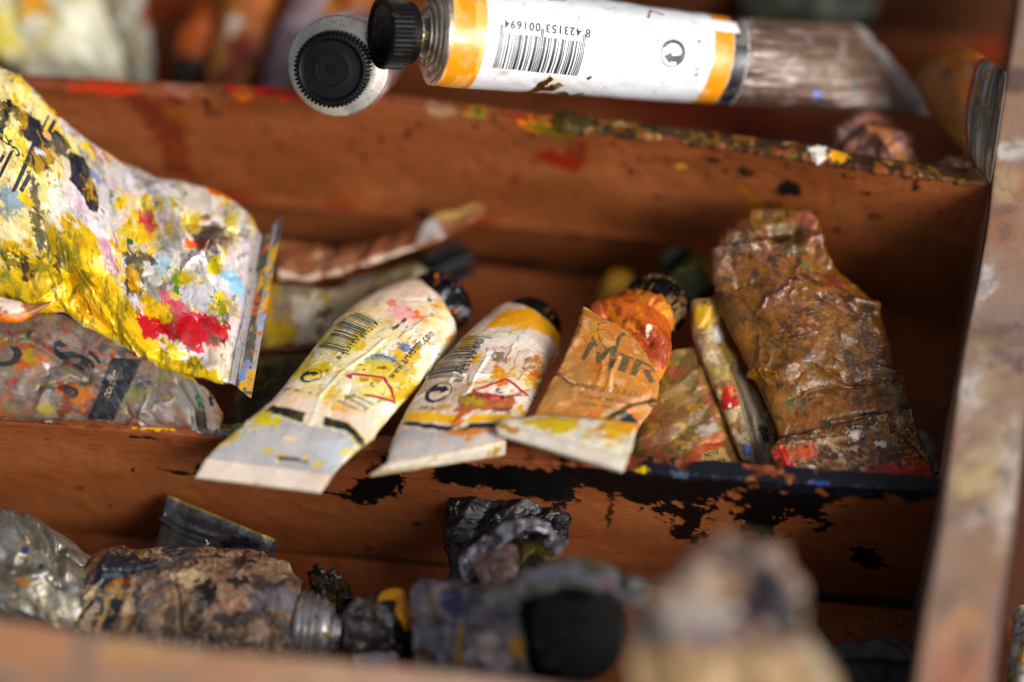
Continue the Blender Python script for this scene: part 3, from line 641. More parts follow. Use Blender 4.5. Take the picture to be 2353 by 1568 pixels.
# ================================================================ second tube seen head on
t = Thing('paint_tube', 'silver headed paint tube pointing its ribbed black cap straight at the viewer', 'paint tube')
hc = O(778, 151, .9); tip = O(760, 162, -.95); ax = (tip - hc) / np.linalg.norm(tip - hc)
neck(t, hc, ax, [(-.06, 1.5), (0, 1.51), (.03, 1.49), (.05, 1.44), (.06, 1.2), (.075, 1.17), (.08, 1.0), (.12, .7), (.16, .62), (.75, .6)], 'b8b3ab', .3, .95, splash=((1.2, .12, '8f8878'),))
cap(t, hc + ax * .55, ax, 1.07, 1.15, 52, '070709', .05, (), .2, rough=.34, dish=.1)
e2 = hc - ax * 8.3; sd_ = np.cross(ax, [0, 0, 1.]); sd_ /= np.linalg.norm(sd_); up_ = np.cross(sd_, ax)
st = [(hc - sd_ * 1.5, hc + sd_ * 1.5, 1.5), (hc - ax * 3 - sd_ * 1.52, hc - ax * 3 + sd_ * 1.52, 1.45), (hc - ax * 6 - sd_ * 1.9, hc - ax * 6 + sd_ * 1.9, .9), (e2 - sd_ * 2.3, e2 + sd_ * 2.3, .08)]
# a body seen end on is turned, not lofted towards the viewer
prf = [(-8.4, 1.0), (-5, 1.4), (-2, 1.49), (-.05, 1.5)]
g = lathe(hc, ax, prf, 64); p = Paint(g, 'c9a0a0', .4); p.noise('b08a96', .4, .8, .1); p.noise('e8e0e0', .3, .7, .1); p.done(); t.grid('body', g, M_SKIN, p)

# ================================================================ middle tray: the three small tubes lying over the lower divider
def Q(x0, y0, k): return lambda x, y: ((x0 + x / k) / 1.275, (y0 + y / k) / 1.275)
c3, c4, c5, c6 = Q(780, 880, 4.355), Q(950, 800, 4.48), Q(1200, 880, 4.238), Q(1550, 850, 3.92)
cA, cB, cR, cL, cY, cG = Q(550, 750, 2.091), Q(1000, 750, 2.24), Q(1750, 550, 1.742), Q(0, 550, 2.0906), Q(0, 300, 4.9), Q(0, 950, 5.057)
def inkline(t, pname, g, pts, wd, mat, closed=False, parent=None, lift=.012):
    q = np.array([g.at(c) for c in pts]); V, F = strip2d(q, wd, closed); V, F = subdiv(V, F, .1)
    P = g.surf(V[:, 0], V[:, 1], lift); F = np.array(F); nn = np.cross(P[F[:, 1]] - P[F[:, 0]], P[F[:, 2]] - P[F[:, 0]]).sum(0)
    if nn @ -FWD < 0: F = F[:, ::-1]
    t.add(pname, P, [F], mat, None, V, None, None, parent)
def hazard2d():
    tr = [strip2d([(0, 0), (.02, .5), (-.05, .9)], .16)]
    for x, y in ((-.55, .75), (-.35, 1.05), (.0, 1.15), (.35, 1.0), (.5, .7), (-.6, .45), (.45, .5)): tr.append(strip2d([(0, .4), (x, y)], .06))
    tr.append(poly2d([(-.1, -.08), (.35, .12), (.75, .1), (1.0, -.05), (.7, -.2), (.3, -.16)])); tr.append(poly2d([(.95, -.05), (1.2, .12), (1.18, -.2)])); tr.append(strip2d([(-.6, -.05), (.2, -.02), (.9, -.28)], .05))
    return join2d(*tr)
def smalltext(t, g, segs, mat, par, words=('Oil colour fine', 'Benzene de oil', 'Oleo extra fino', 'Huile superfine', 'Contenido neto', 'Color al oleo')):
    for k, (p0, p1) in enumerate(segs): decal(t, 'small_print', g, text2d(words[k % len(words)], .015, 1.1), p0, p1, mat, None, 1.1, parent=par)

# ---- tube with cream label and black band
t = Thing('paint_tube', 'cream and yellow stained tube with black band, leftmost of the three small tubes', 'paint tube', None)
st = [(Z(451, 1099, 6.75), Z(735, 1133, 6.75), .05), (Z(463, 1074, 6.85), Z(750, 1112, 6.85), .055), (Z(477, 1054, 6.95), Z(764, 1090, 6.95), .05), (Z(512, 1016, 7.05), Z(803, 1052, 7.05), .2), (Z(565, 973, 7.25), Z(838, 1022, 7.2), .3), (Z(622, 926, 7.2), Z(872, 984, 7.1), .42), (Z(690, 846, 7.1), Z(945, 905, 7.0), .58), (Z(765, 754, 6.9), Z(1000, 842, 6.8), .75), (Z(832, 704, 6.7), Z(1026, 808, 6.6), .85), (Z(885, 678, 6.5), Z(1041, 795, 6.4), .9), (Z(918, 664, 6.35), Z(1046, 785, 6.25), .86), (Z(938, 658, 6.25), Z(1044, 774, 6.2), .7)]
g = loft(st, 430, 230, 26, q=.75); p = Paint(g, 'eee6cf', .42)
p.noise('e8d478', .5, .9, .25, 4, amt=.85); p.noise('f4f0e6', .3, .6, .15, amt=.8); p.noise('dcb93c', .15, .5, .12, 5, (1, 1.6)); p.noise('d9a916', .06, .35, .08, 5)
hd = sm(g.at((800, 745))[1] - .5, g.at((850, 720))[1] + .6, p.b); p.lay(hd * .85, 'eed6c6'); p.noise('ecc8b0', .3, .7, .2, within=hd)
p.poly('e0a81c', [(890, 830), (930, 800), (985, 790), (955, 860), (935, 885), (905, 870)], .2, .3, .1, amt=.9); p.poly('c8a018', [(915, 890), (950, 880), (985, 900), (930, 930), (905, 915)], .15, .25, .06)
p.poly('f0eede', [(968, 800), (1015, 790), (1000, 850), (965, 880), (950, 870)], .1, .3, .04); p.poly('dfe2cc', [(1020, 745), (1042, 745), (1038, 800), (1010, 850), (1000, 830)], .1, .3, .08, amt=.8)
for c, xy, r in (('e86c48', c4(1150, 530), (.26, .16)), ('e8826a', c4(1310, 640), (.2, .12)), ('e29078', c4(870, 390), (.16, .12)), ('f0b0b0', c4(1010, 520), (.3, .2)), ('5c4420', c4(960, 690), (.07, .2)), ('5c4a20', c4(1030, 640), (.05, .16)), ('1f6a40', c4(1385, 350), (.08, .08)), ('3f8a68', c4(1410, 545), (.06, .05)), ('d08a20', c4(1480, 420), (.16, .2)), ('de8a20', c4(1660, 860), (.12, .5)), ('6a4a1a', c4(470, 1205), (.08, .05)), ('4a3a1c', c4(515, 1270), (.05, .03)), ('8a5a1c', c4(770, 1240), (.16, .1)), ('a2661c', c4(540, 1395), (.12, .09)), ('b07028', c4(700, 1400), (.12, .08))): p.blob(c, xy, r, 0, .7, .18, .2)
p.poly('4f7f92', [c4(500, 1110), c4(700, 1080), c4(860, 1060), c4(1000, 1140), c4(1150, 1250), c4(1050, 1300), c4(850, 1170), c4(600, 1160)], .16, .16, .04, amt=.75); p.blob('3f63a0', c4(1050, 980), (.22, .12), 0, .8, .12, amt=.8); p.blob('2f5a98', c4(790, 1100), (.3, .12), 0, .8, .12, amt=.8)
p.noise('5a8a80', .10, .22, .03, 4, (1, 3), .7, within=np.clip(1 - p.d_ell(c4(1000, 1000), (1.0, 1.2)), 0, 1) > .05); p.noise('3a7a60', .03, .2, .03)
pk = sm(-.25, -.05, -p.sd([(622, 900), (640, 880), (735, 905), (880, 960), (850, 1010), (745, 955), (620, 935)])); p.lay(pk * .7, 'f0cdb8')
p.poly('e0a038', [c3(780, 1290), c3(1100, 1400), c3(1000, 1450), c3(820, 1370)], .1, .2, .08, amt=.8); p.poly('e2b422', [c3(720, 1210), c3(900, 1190), c3(880, 1250)], .06, .2, .05)
# seam, black band, bare tail
p.line('f4efdf', [c3(560, 1568), c3(620, 1330), c3(700, 1200), c3(950, 930), c3(1340, 650), c3(1500, 500)], .075, .02, .05); p.line('cbb98a', [c3(730, 1180), c3(975, 950), c3(1060, 870)], .012, .01, .015, .7)
p.poly('15130f', [(626, 932), (703, 949), (747, 955), (800, 971), (830, 1000), (842, 1035), (826, 1028), (800, 992), (735, 977), (694, 972), (650, 958), (604, 948)], .015, .2, .02); p.noise('565424', .3, .2, .05, within=(p.col.sum(1) < .06), amt=.5)
bt = g.at((700, 985))[1]; below = 1 - sm(bt - .06, bt + .02, p.b - 0.0 * p.a)
below = below * 1.0
p.poly('ead9bd', [(704, 944), (747, 954), (738, 984), (694, 974)], .015, .2, .02)
p.poly('b6b3b2', [(604, 952), (650, 962), (694, 975), (735, 981), (800, 996), (824, 1032), (760, 1096), (735, 1140), (445, 1105), (475, 1050)], .01, .2, .02, rough=.38, metal=.1)
p.poly('b9b4b2', [(600, 985), (720, 1000), (740, 1040), (620, 1030)], .12, .4, .2, amt=.6); p.poly('c0c4ca', [(740, 1020), (800, 1010), (780, 1080), (740, 1090)], .1, .3, .1)
p.line('d6b82a', [(604, 955), (560, 982), (520, 1018)], .1, .12, .05); p.poly('d8c440', [(590, 950), (650, 962), (640, 975), (580, 985)], .1, .15, .04)
for c, x, y, r in (('dcb428', 648, 1048, (.14, .08)), ('d8b83c', 615, 1035, (.12, .07)), ('dcb83c', 700, 1052, (.09, .06)), ('e0c860', 735, 1068, (.14, .14)), ('d8c850', 800, 1040, (.16, .16)), ('e8c090', 670, 1008, (.3, .06)), ('d09030', 720, 1100, (.07, .05))): p.blob(c, (x, y), r, 0, .7, .15, .3)
p.poly('dccdbe', [(478, 1054), (762, 1092), (733, 1136), (449, 1101)], .012, .2, .02, rough=.5, metal=0, h=.07); p.line('3a2a22', [(642, 1053), (670, 1055), (706, 1063)], .045, .03, .03); p.poly('d8c4a4', [(700, 1085), (762, 1092), (735, 1135)], .08, .2, .1, amt=.6)
p.blob('d8904a', c6(-2200, 400), .1); p.blob('b86a2a', (585, 1115), (.06, .12), 0, .7, .1)
p.crease([(642, 1060), (706, 1070)], .05, -.05); p.crease([c3(700, 1200), c3(950, 930), c3(1340, 650), c3(1500, 500)], .06, .03); p.crease([(960, 880), (985, 820), (1015, 770)], .12, .05); p.crease([c3(560, 1560), c3(700, 1200)], .08, .03)
p.relief(.03, 1.2, 11, 'f', (1, 1.4)); p.relief(.008, .4, 12, 'n'); p.relief(.002, .12, 13, 'n'); okb = (p.col.sum(1) > .5) * sm(g.at((690, 925))[1] - .1, g.at((690, 915))[1] + .1, p.b); p.noise('e2c860', .3, .9, .25, 5, amt=.45, within=okb); p.noise('b89a50', .10, .5, .12, 5, amt=.5, within=okb); p.folds(11, .05, 1.6, 3, sm(.6, 1.2, p.b)); p.done(); bi = t.split(g, int(np.searchsorted(g.B[:, 0], g.at((620, 1073))[1])), 'crimp', 'body', M_SKIN, p, 55)
decal(t, 'barcode', g, barcode2d(14, 10, 4.2), (789, 812), (870, 737), INKG, 10, 1.45, parent=bi)
decal(t, 'barcode_number', g, text2d('8 423153 001217', .012, 1.2), (781, 827), (872, 746), INKG, None, 1.1, parent=bi)
decal(t, 'recycling_mark', g, dot2d(), (715, 864), (737, 866), INK, 1.0, parent=bi)
decal(t, 'registered_mark', g, join2d(text2d('R', .02), strip2d([(.34 + .62 * math.cos(a), .36 + .62 * math.sin(a)) for a in np.linspace(0, 6.0, 20)], .07, True)), (751, 858), (760, 856), INK, .7, parent=bi)
decal(t, 'volume_text', g, text2d('20 ml. e', .012, 1.3), (650, 899), (714, 908), INKW, None, .95, parent=bi)
inkline(t, 'warning_symbol', g, [c3(1240, 1210), c3(1400, 1235), c3(1640, 1310), c3(1590, 1130), c3(1500, 990), c3(1300, 965), c3(1100, 945), c3(1045, 965), c3(1090, 1000)], .085, INKR, False, bi)
decal(t, 'warning_picture', g, hazard2d(), c3(1330, 1090), c3(1390, 1110), INKW, 1.0, parent=bi)
for s, a, b in (('Atención', (806, 910), (856, 934)), ('Warning', (786, 914), (843, 943)), ('Attention', (772, 924), (836, 954))): decal(t, 'warning_text', g, text2d(s, .01, 1.15), a, b, INKG if s != 'Attention' else INKW, None, 1.0, parent=bi)
decal(t, 'web_address', g, text2d('www.artesmir.com', .012, 1.15), c4(905, 1400), c4(1455, 815), INKG, None, 1.3, parent=bi)
smalltext(t, g, [(c4(650, 1290), c4(745, 1235)), (c4(770, 1340), c4(985, 1195)), (c4(985, 870), c4(1110, 700)), (c4(1020, 1010), c4(1150, 840)), (c4(1170, 930), c4(1310, 780)), (c4(1110, 1110), c4(1250, 920))], INKW, bi)
inkline(t, 'triangle_mark', g, [c3(1715, 1360), c3(1760, 1355), c3(1735, 1425)], .035, INK, True, bi)
hb, hd_ = end_of(g, -1)
neck(t, hb - hd_ * .25, hd_, [(0, .75), (.1, .72), (.16, .6), (.2, .52), (.6, .5)], 'b8a898', .4, .5)
cap(t, hb - hd_ * .1, hd_, 1.0, .85, 44, '080708', .05, ((.4, .07, 'c9783c'), (.25, .03, 'd98aa0'), (.35, .04, 'a9b0b4')), .45)

# ---- tube with the yellow ring
t = Thing('paint_tube', 'pinkish white tube with a yellow ring, middle one of the three small tubes', 'paint tube')
st = [(Z(850, 1096, 6.9), Z(1158, 1046, 6.95), .045), (Z(868, 1083, 7.0), Z(1158, 1028, 7.0), .05), (Z(886, 1070, 7.1), Z(1162, 1012, 7.1), .06), (Z(897, 1032, 7.15), Z(1172, 1000, 7.1), .2), (Z(915, 987, 7.1), Z(1187, 982, 7.05), .3), (Z(956, 913, 7.0), Z(1222, 930, 6.9), .48), (Z(1018, 836, 6.8), Z(1256, 857, 6.7), .62), (Z(1080, 773, 6.6), Z(1270, 826, 6.5), .76), (Z(1118, 739, 6.4), Z(1281, 812, 6.3), .82), (Z(1138, 726, 6.2), Z(1285, 800, 6.15), .8), (Z(1152, 719, 6.1), Z(1282, 790, 6.1), .62)]
g = loft(st, 400, 210, 26, q=.75); p = Paint(g, 'd8c2b2', .42)
p.noise('e8dcd4', .4, .8, .2, amt=.7); p.noise('dcc0a8', .25, .5, .12, amt=.7); p.noise('d0a448', .14, .5, .1, 5); p.noise('c88a4a', .04, .22, .03, 5); p.noise('8a4a32', .02, .1, .02, 3)
p.poly('dfe0da', [c5(900, 420), c5(1480, 380), c5(1640, 560), c5(1500, 660), c5(1300, 560), c5(900, 580)], .15, .4, .15, amt=.6)
p.poly('e2a10c', [(1115, 758), (1150, 715), (1262, 712), (1290, 780), (1282, 815), (1258, 770), (1205, 752), (1140, 752)], .05, .25, .04, rough=.38)
p.poly('d0761c', [c5(1060, 820), c5(1130, 800), c5(1240, 920), c5(1210, 1040), c5(1110, 1040), c5(1030, 930)], .1, .18, .03); p.poly('c46a1e', [c5(1530, 660), c5(1620, 680), c5(1640, 900), c5(1680, 990), c5(1560, 1050), c5(1460, 980), c5(1520, 860)], .16, .22, .04); p.poly('8a7038', [c5(1480, 690), c5(1550, 660), c5(1530, 830), c5(1440, 860)], .15, .2, .05, amt=.8)
p.poly('6a5240', [c5(950, 590), c5(1060, 570), c5(1250, 740), c5(1120, 760), c5(1040, 690)], .16, .14, .03, amt=.8); p.noise('8d8c98', .12, .16, .04, within=np.clip(1.2 - p.d_ell(c5(1180, 640), (.6, .4)), 0, 1), amt=.8)
p.line('f0e8de', [c5(1000, 640), c5(960, 700), c5(840, 900), c5(770, 1050), c5(710, 1165)], .1, .02, .04); p.line('9a8268', [c5(780, 880), c5(700, 1030), c5(640, 1170), c5(500, 1320)], .012, .015, .015, .8)
p.poly('e6b008', [(938, 951), (960, 946), (1070, 957), (1160, 952), (1180, 958), (1178, 972), (1060, 974), (930, 968)], .02, .2, .02)
p.poly('24222a', [(930, 970), (1040, 978), (1165, 973), (1180, 978), (1165, 986), (1045, 993), (985, 985), (922, 978)], .02, .2, .02)
p.poly('a8583a', [c5(650, 1200), c5(800, 1150), c5(900, 1190), c5(1250, 1190), c5(1330, 1290), c5(1250, 1390), c5(950, 1380), c5(780, 1380), c5(640, 1500), c5(530, 1568), c5(610, 1310)], .07, .2, .02, h=.025, rough=.35)
p.poly('a08a18', [c5(650, 1220), c5(760, 1200), c5(900, 1260), c5(930, 1320), c5(820, 1330), c5(700, 1280)], .12, .12, .03, h=.02); p.poly('6a3414', [c5(680, 1190), c5(800, 1165), c5(900, 1200), c5(820, 1215), c5(700, 1210)], .06, .12); p.poly('5c4034', [c5(1000, 1350), c5(1250, 1330), c5(1240, 1400), c5(1020, 1390)], .06, .15, .05, amt=.8)
p.poly('e0cdb0', [c5(640, 1480), c5(760, 1400), c5(720, 1568), c5(500, 1640)], .06, .2, .02); p.poly('c86a30', [c5(540, 1500), c5(700, 1380), c5(640, 1568)], .12, .15); p.poly('c99020', [c5(1330, 1290), c5(1420, 1330), c5(1440, 1400), c5(1380, 1420)], .12, .15, .04); p.poly('efe6da', [c5(1240, 1390), c5(1330, 1380), c5(1370, 1450), c5(1250, 1440)], .06, .15)
p.blob('4a2408', c5(1030, 1200), (.32, .09), 0, .5, .12, h=.05, rough=.2); p.blob('e4b41c', c5(830, 730), (.1, .14), 0, .7, .12); p.blob('c87a28', c5(900, 1020), (.22, .05), 15, .8, .1); p.blob('c08a2a', c5(400, 1330), (.2, .1), 0, .8, .1)
p.poly('b4aeaa', [(925, 984), (1045, 996), (1165, 988), (1175, 1000), (1162, 1015), (886, 1068), (892, 1040)], .012, .2, .02, rough=.38, metal=.1)
p.poly('c97824', [(1020, 993), (1130, 985), (1140, 992), (1060, 1003)], .06, .15, .03); p.noise('d0a070', .07, .2, .04, within=p.b < g.at((1000, 1000))[1]); p.blob('c88a3a', (1078, 1008), (.13, .07), 0, .8, .12)
p.poly('d8cdb8', [(886, 1070), (1162, 1012), (1160, 1048), (848, 1098)], .015, .2, .02, h=.05); p.noise('b88a3a', .16, .35, .05, 4, (1, 1), within=p.b < g.at((1000, 1050))[1]); p.poly('8a7648', [(848, 1098), (980, 1080), (975, 1066), (870, 1078)], .06, .2, .06, amt=.7)
p.crease([c5(960, 700), c5(770, 1050), c5(710, 1165)], .06, .04); p.relief(.03, 1.2, 21, 'f', (1, 1.4)); p.relief(.008, .4, 22, 'n'); p.relief(.002, .12, 23, 'n'); okb = (p.col.sum(1) > .5) * sm(g.at((1040, 950))[1] - .1, g.at((1040, 940))[1] + .1, p.b); p.noise('d8b860', .25, .8, .25, 5, amt=.4, within=okb); p.noise('9a7a48', .12, .5, .12, 5, amt=.5, within=okb); p.folds(12, .05, 1.6, 8, sm(.5, 1.0, p.b)); p.done(); bi = t.split(g, int(np.searchsorted(g.B[:, 0], g.at((1025, 1045))[1])), 'crimp', 'body', M_SKIN, p, 55)
decal(t, 'barcode', g, barcode2d(24, 10, 4.4), (1051, 868), (1118, 774), INKG, 10, 1.3, parent=bi)
decal(t, 'barcode_number', g, text2d('8 423153 00', .012, 1.2), (1060, 879), (1113, 784), INKG, None, 1.2, parent=bi)
decal(t, 'recycling_mark', g, dot2d(), (1008, 903), (1033, 907), INK, 1.0, parent=bi)
decal(t, 'registered_mark', g, text2d('R', .02), (1042, 900), (1050, 900), INKW, .7, parent=bi)
decal(t, 'volume_text', g, text2d('20 ml. e', .012, 1.3), (962, 942), (1030, 943), INKW, None, .9, parent=bi)
inkline(t, 'warning_symbol', g, [c5(790, 1130), c5(1110, 1015), c5(1180, 985), c5(1215, 990), c5(1350, 1090), c5(1470, 1195), c5(1340, 1180), c5(1180, 1205), c5(950, 1185)], .075, INKR, True, bi)
decal(t, 'warning_picture', g, hazard2d(), c5(1080, 1140), c5(1150, 1150), INK, 1.0, parent=bi)
smalltext(t, g, [(c5(1240, 920), c5(1330, 790)), (c5(1350, 1000), c5(1450, 860)), (c5(1300, 800), c5(1370, 640)), (c5(1330, 520), c5(1360, 450)), (c5(1240, 440), c5(1270, 380)), (c5(1400, 900), c5(1500, 700))], INKW, bi)
inkline(t, 'triangle_mark', g, [c5(1525, 1200), c5(1560, 1230), c5(1570, 1260)], .035, INK, False, bi)
hb, hd_ = end_of(g, -1)
neck(t, hb - hd_ * .25, hd_, [(0, .7), (.1, .68), (.16, .58), (.2, .5), (.6, .48)], 'b8a898', .4, .5)
cap(t, hb - hd_ * .12, hd_, .88, .5, 42, '070606', .05, ((.3, .05, '8a5a30'),), .35)

# ---- crumpled orange tube
t = Thing('paint_tube', 'crumpled orange tube with big black letters and a folded up white tail', 'paint tube')
st = [(Z(1215, 985, 7.15), Z(1455, 1010, 7.05), .12), (Z(1222, 965, 7.2), Z(1468, 985, 7.1), .14), (Z(1256, 903, 7.35), Z(1503, 938, 7.2), .22), (Z(1285, 845, 7.5), Z(1515, 880, 7.35), .26), (Z(1316, 780, 7.65), Z(1500, 838, 7.5), .26), (Z(1331, 738, 7.75), Z(1452, 778, 7.65), .2), (Z(1337, 711, 7.8), Z(1380, 728, 7.75), .1), (Z(1339, 704, 7.8), Z(1356, 711, 7.8), .05)]
g = loft(st, 330, 210, 20, q=.7); p = Paint(g, 'b8783e', .45)
p.noise('c07a30', .4, .8, .2, amt=.7); p.noise('a8804c', .35, .9, .2, amt=.6); p.noise('cc6a20', .14, .5, .1, amt=.8); p.noise('d49a60', .12, .3, .06); p.noise('d88a1c', .06, .3, .06)
p.poly('cc6c28', [c6(0, 1480), c6(60, 1440), c6(300, 1490), c6(500, 1500), c6(200, 1560)], .1, .25, .05); p.poly('c99a4e', [c6(740, 370), c6(850, 350), c6(780, 480), c6(700, 500)], .1, .25, .1, amt=.5); p.blob('d08a18', c6(740, 510), (.2, .2), 0, .6, .2); p.poly('c8882a', [c6(250, 1120), c6(220, 1180), c6(170, 1290), c6(190, 1230)], .05, .1)
p.blob('d8b878', c6(650, 205), (.14, .14), 0, .6, .15); p.line('d8a878', [c6(560, 540), c6(450, 720)], .06, .06, .05); p.line('e0b084', [c6(390, 1010), c6(470, 1050), c6(540, 1090)], .045, .03, .03); p.line('5a3414', [c6(360, 985), c6(450, 1070), c6(520, 1100)], .025, .02, .02); p.blob('20180e', c6(345, 980), (.12, .03), 10, .8, .08)
p.line('dcab70', [c6(1030, 780), c6(960, 900), c6(930, 1080), c6(910, 1140)], .035, .03, .03); p.poly('cc6c2c', [c6(1100, 1340), c6(1240, 1360), c6(1280, 1480), c6(1250, 1568), c6(1220, 1450)], .04, .2, .04); p.poly('1f1c22', [c6(900, 1400), c6(1060, 1380), c6(1190, 1430), c6(1240, 1530), c6(1180, 1568), c6(1050, 1500)], .03, .15, .03); p.poly('7a7424', [c6(900, 1390), c6(1040, 1390), c6(1050, 1480), c6(930, 1470)], .1, .12, .05); p.noise('c58a3e', .3, .3, .1, 4, (4, 1), within=(p.d_ell(c6(1380, 1370), (.4, .6)) < 1) * 1.)
p.blob('7a4a14', c6(1420, 1290), (.12, .12), 0, .7, .1, h=.04); p.line('8a5418', [c6(950, 1440), c6(1100, 1330), c6(1380, 1260)], .03, .02, .03)
p.crease([c6(350, 980), c6(520, 1110), c6(600, 1130)], .06, .07); p.crease([c6(1030, 780), c6(960, 900), c6(910, 1140)], .08, .05); p.crease([c6(900, 1440), c6(1100, 1330), c6(1390, 1255)], .13, -.08); p.crease([c6(1000, 1460), c6(1200, 1340), c6(1440, 1300)], .1, .08); p.crease([c6(620, 300), c6(450, 720), c6(200, 1100)], .1, .04)
p.relief(.05, 1.2, 31, 'f'); p.relief(.014, .5, 32, 'f'); p.relief(.005, .3, 33, 'n'); p.folds(9, .05, 1.3, 12); p.tone = .93; p.sat = 1.06; p.done(); bi = t.grid('body', g, M_SKIN, p, 50)
decal(t, 'brand_lettering', g, wordmark2d(), (1338, 828), (1508, 884), INKF, None, 1.0, parent=bi, mx=.08)
inkline(t, 'emblem', g, [c6(1100, 505), c6(1040, 540), c6(1020, 600), c6(985, 705), c6(1060, 740), c6(1200, 795)], .09, INKF, False, bi)
inkline(t, 'emblem', g, [c6(900, 372), c6(800, 390), c6(785, 480), c6(825, 590), c6(885, 690)], .025, INKF, False, bi); inkline(t, 'emblem', g, [c6(800, 455), c6(880, 460), c6(950, 520), c6(1000, 580)], .022, INKF, False, bi); inkline(t, 'emblem', g, [c6(1330, 690), c6(1290, 745), c6(1190, 745)], .022, INKF, False, bi)
for s, a, b in (('AMARILLO REAL', c6(510, 1115), c6(1300, 1255)), ('Royal yellow', c6(560, 1225), c6(1170, 1330)), ('Jaune royal', c6(550, 1315), c6(1010, 1385)), ('9', c6(960, 1130), c6(1000, 1135))): decal(t, 'name_text', g, text2d(s, .012, 1.1), a, b, INKF if s != '9' else INKW, None, .95, parent=bi)
# folded tail
st = [(Z(1226, 956, 7.5), Z(1462, 975, 7.4), .05), (Z(1190, 962, 7.55), Z(1457, 1010, 7.5), .12), (Z(1152, 968, 7.6), Z(1447, 1045, 7.6), .1), (Z(1144, 979, 7.6), Z(1438, 1056, 7.6), .07), (Z(1150, 1002, 7.5), Z(1426, 1084, 7.5), .06)]
g = loft(st, 150, 190, 20, q=.7); p = Paint(g, 'd9d2c2', .42)
p.noise('e6ddc4', .4, .5, .2); p.poly('d0b41c', [(1225, 958), (1340, 950), (1350, 975), (1300, 1000), (1240, 978)], .2, .3, .08); p.poly('d99a10', [(1380, 960), (1465, 972), (1455, 1015), (1400, 1000), (1340, 990)], .18, .3, .06); p.noise('d8b018', .2, .35, .06, within=p.b < 1.0)
p.poly('e8e0d6', [(1340, 945), (1395, 950), (1370, 985), (1330, 990)], .1, .3, .08); p.lay(sm(g.at((1300, 1012))[1] - .03, g.at((1300, 1016))[1] + .03, p.b), 'd6ccbe', h=.06); p.noise('cda85a', .06, .2, .04); p.blob('b87a2a', (1165, 985), (.25, .12), 0, .7, .2)
p.relief(.03, .6, 41, 'f', w=sm(0, .3, p.b) * (1 - sm(1.0, 1.3, p.b))); p.relief(.01, .3, 42, 'n'); p.done(); t.grid('folded_tail', g, M_SKIN, p, 50)
# twisted neck and crusted shoulder
st = [(Z(1346, 750, 7.0), Z(1508, 880, 6.9), .3), (Z(1358, 722, 7.1), Z(1528, 850, 6.95), .5), (Z(1384, 696, 7.1), Z(1540, 822, 6.95), .66), (Z(1408, 684, 6.95), Z(1540, 800, 6.85), .7), (Z(1428, 676, 6.85), Z(1538, 786, 6.75), .66)]
g = loft(st, 140, 130, 20, q=.85); p = Paint(g, 'b85c1c', .42); p.noise('903c10', .4, .5, .15, 4, (2, .8)); p.noise('c87a2a', .2, .35, .1, 4, (2, .8)); p.blob('f0e0c8', c6(1365, 470), (.07, .14), 20, .5, .1, rough=.15)
p.crease([c6(760, 220), c6(1000, 190), c6(1150, 240), c6(1340, 420)], .22, .16); p.crease([c6(900, 300), c6(1150, 330), c6(1380, 600)], .14, -.16); p.relief(.06, .6, 51, 'f'); p.relief(.02, .3, 52, 'n'); p.done(); t.grid('twisted_neck', g, M_SKIN, p, 50)
hb, hd_ = end_of(g, -1)
g = lathe(hb - hd_ * .35, hd_, [(0, .3), (.05, .7), (.2, .8), (.45, .82), (.62, .8), (.75, .6)], 90); p = Paint(g, 'c87a0a', .55); p.noise('a8560c', .35, .25, .1); p.noise('d89018', .2, .2, .08); p.relief(.10, .35, 61, 'f'); p.relief(.05, .16, 62, 'n'); p.done(); t.grid('crusted_shoulder', g, M_CRUST, p, 50)
cap(t, hb + hd_ * .3, hd_, .98, .75, 44, '090808', .055, ((.3, .16, '6a5236'), (.15, .08, 'a88a60')), .35)

# ================================================================ left: big yellow splattered tube and the grey one under it
t = Thing('paint_tube', 'big flattened tube splattered yellow, red, white and black, at the left edge', 'paint tube')
st = [(O(652, 488, 2.7), O(577, 916, -.4), .07), (O(634, 510, 2.6), O(562, 905, -.45), .09), (O(604, 540, 2.4), O(540, 886, -.45), .1), (O(578, 500, 2.5), O(512, 880, -.45), .3), (O(515, 452, 2.5), O(462, 862, -.4), .42), (O(430, 430, 2.4), O(398, 848, -.4), .5), (O(325, 388, 2.2), O(318, 826, -.4), .55), (O(200, 318, 2.0), O(205, 752, -.3), .6), (O(90, 228, 1.8), O(100, 708, -.3), .65), (O(0, 158, 1.6), O(0, 690, -.3), .7), (O(-130, 60, 1.4), O(-130, 665, -.3), .75)]
g = loft(st, 430, 300, 24, q=.75); p = Paint(g, 'c6c0bc', .38, .12)
p.noise('dcd6d0', .4, .7, .2, amt=.7); p.noise('a8a2a4', .22, .6, .1, amt=.8, rough=.3, metal=.4); p.noise('d4b424', .24, 1.1, .12, 5, seed=501); p.noise('e0ca4a', .1, .5, .12, 5); p.noise('8a7a2c', .1, .45, .1, 5, amt=.7); p.noise('c46a62', .04, .35, .1, 5); p.noise('d8843a', .03, .4, .06, 5); p.noise('c8a0b4', .09, .5, .2, 4, amt=.7); p.noise('3a3040', .03, .3, .04, 5); p.noise('98b0c0', .03, .35, .08); p.noise('8c8a8c', .12, .7, .1, 5, (1.6, .7), .8); p.noise('5a5438', .08, .5, .06, 5, (2.2, .6), .8); p.noise('e8e4e0', .1, .4, .08, 5, (2, .7), .8)
p.poly('e6cf86', [(0, 160), (90, 232), (150, 290), (190, 340), (170, 440), (110, 520), (70, 620), (0, 640), (-120, 640), (-130, 80)], .15, .5, .1, amt=.92)
p.noise('e2b418', .22, .6, .12, 5, within=(p.b > g.at((150, 400))[1]) * 1., seed=502); p.noise('ead8a8', .3, .6, .2, within=(p.b > g.at((150, 400))[1]) * 1.); p.noise('2c2a22', .04, .25, .03, 5, within=(p.b > g.at((150, 400))[1]) * 1.)
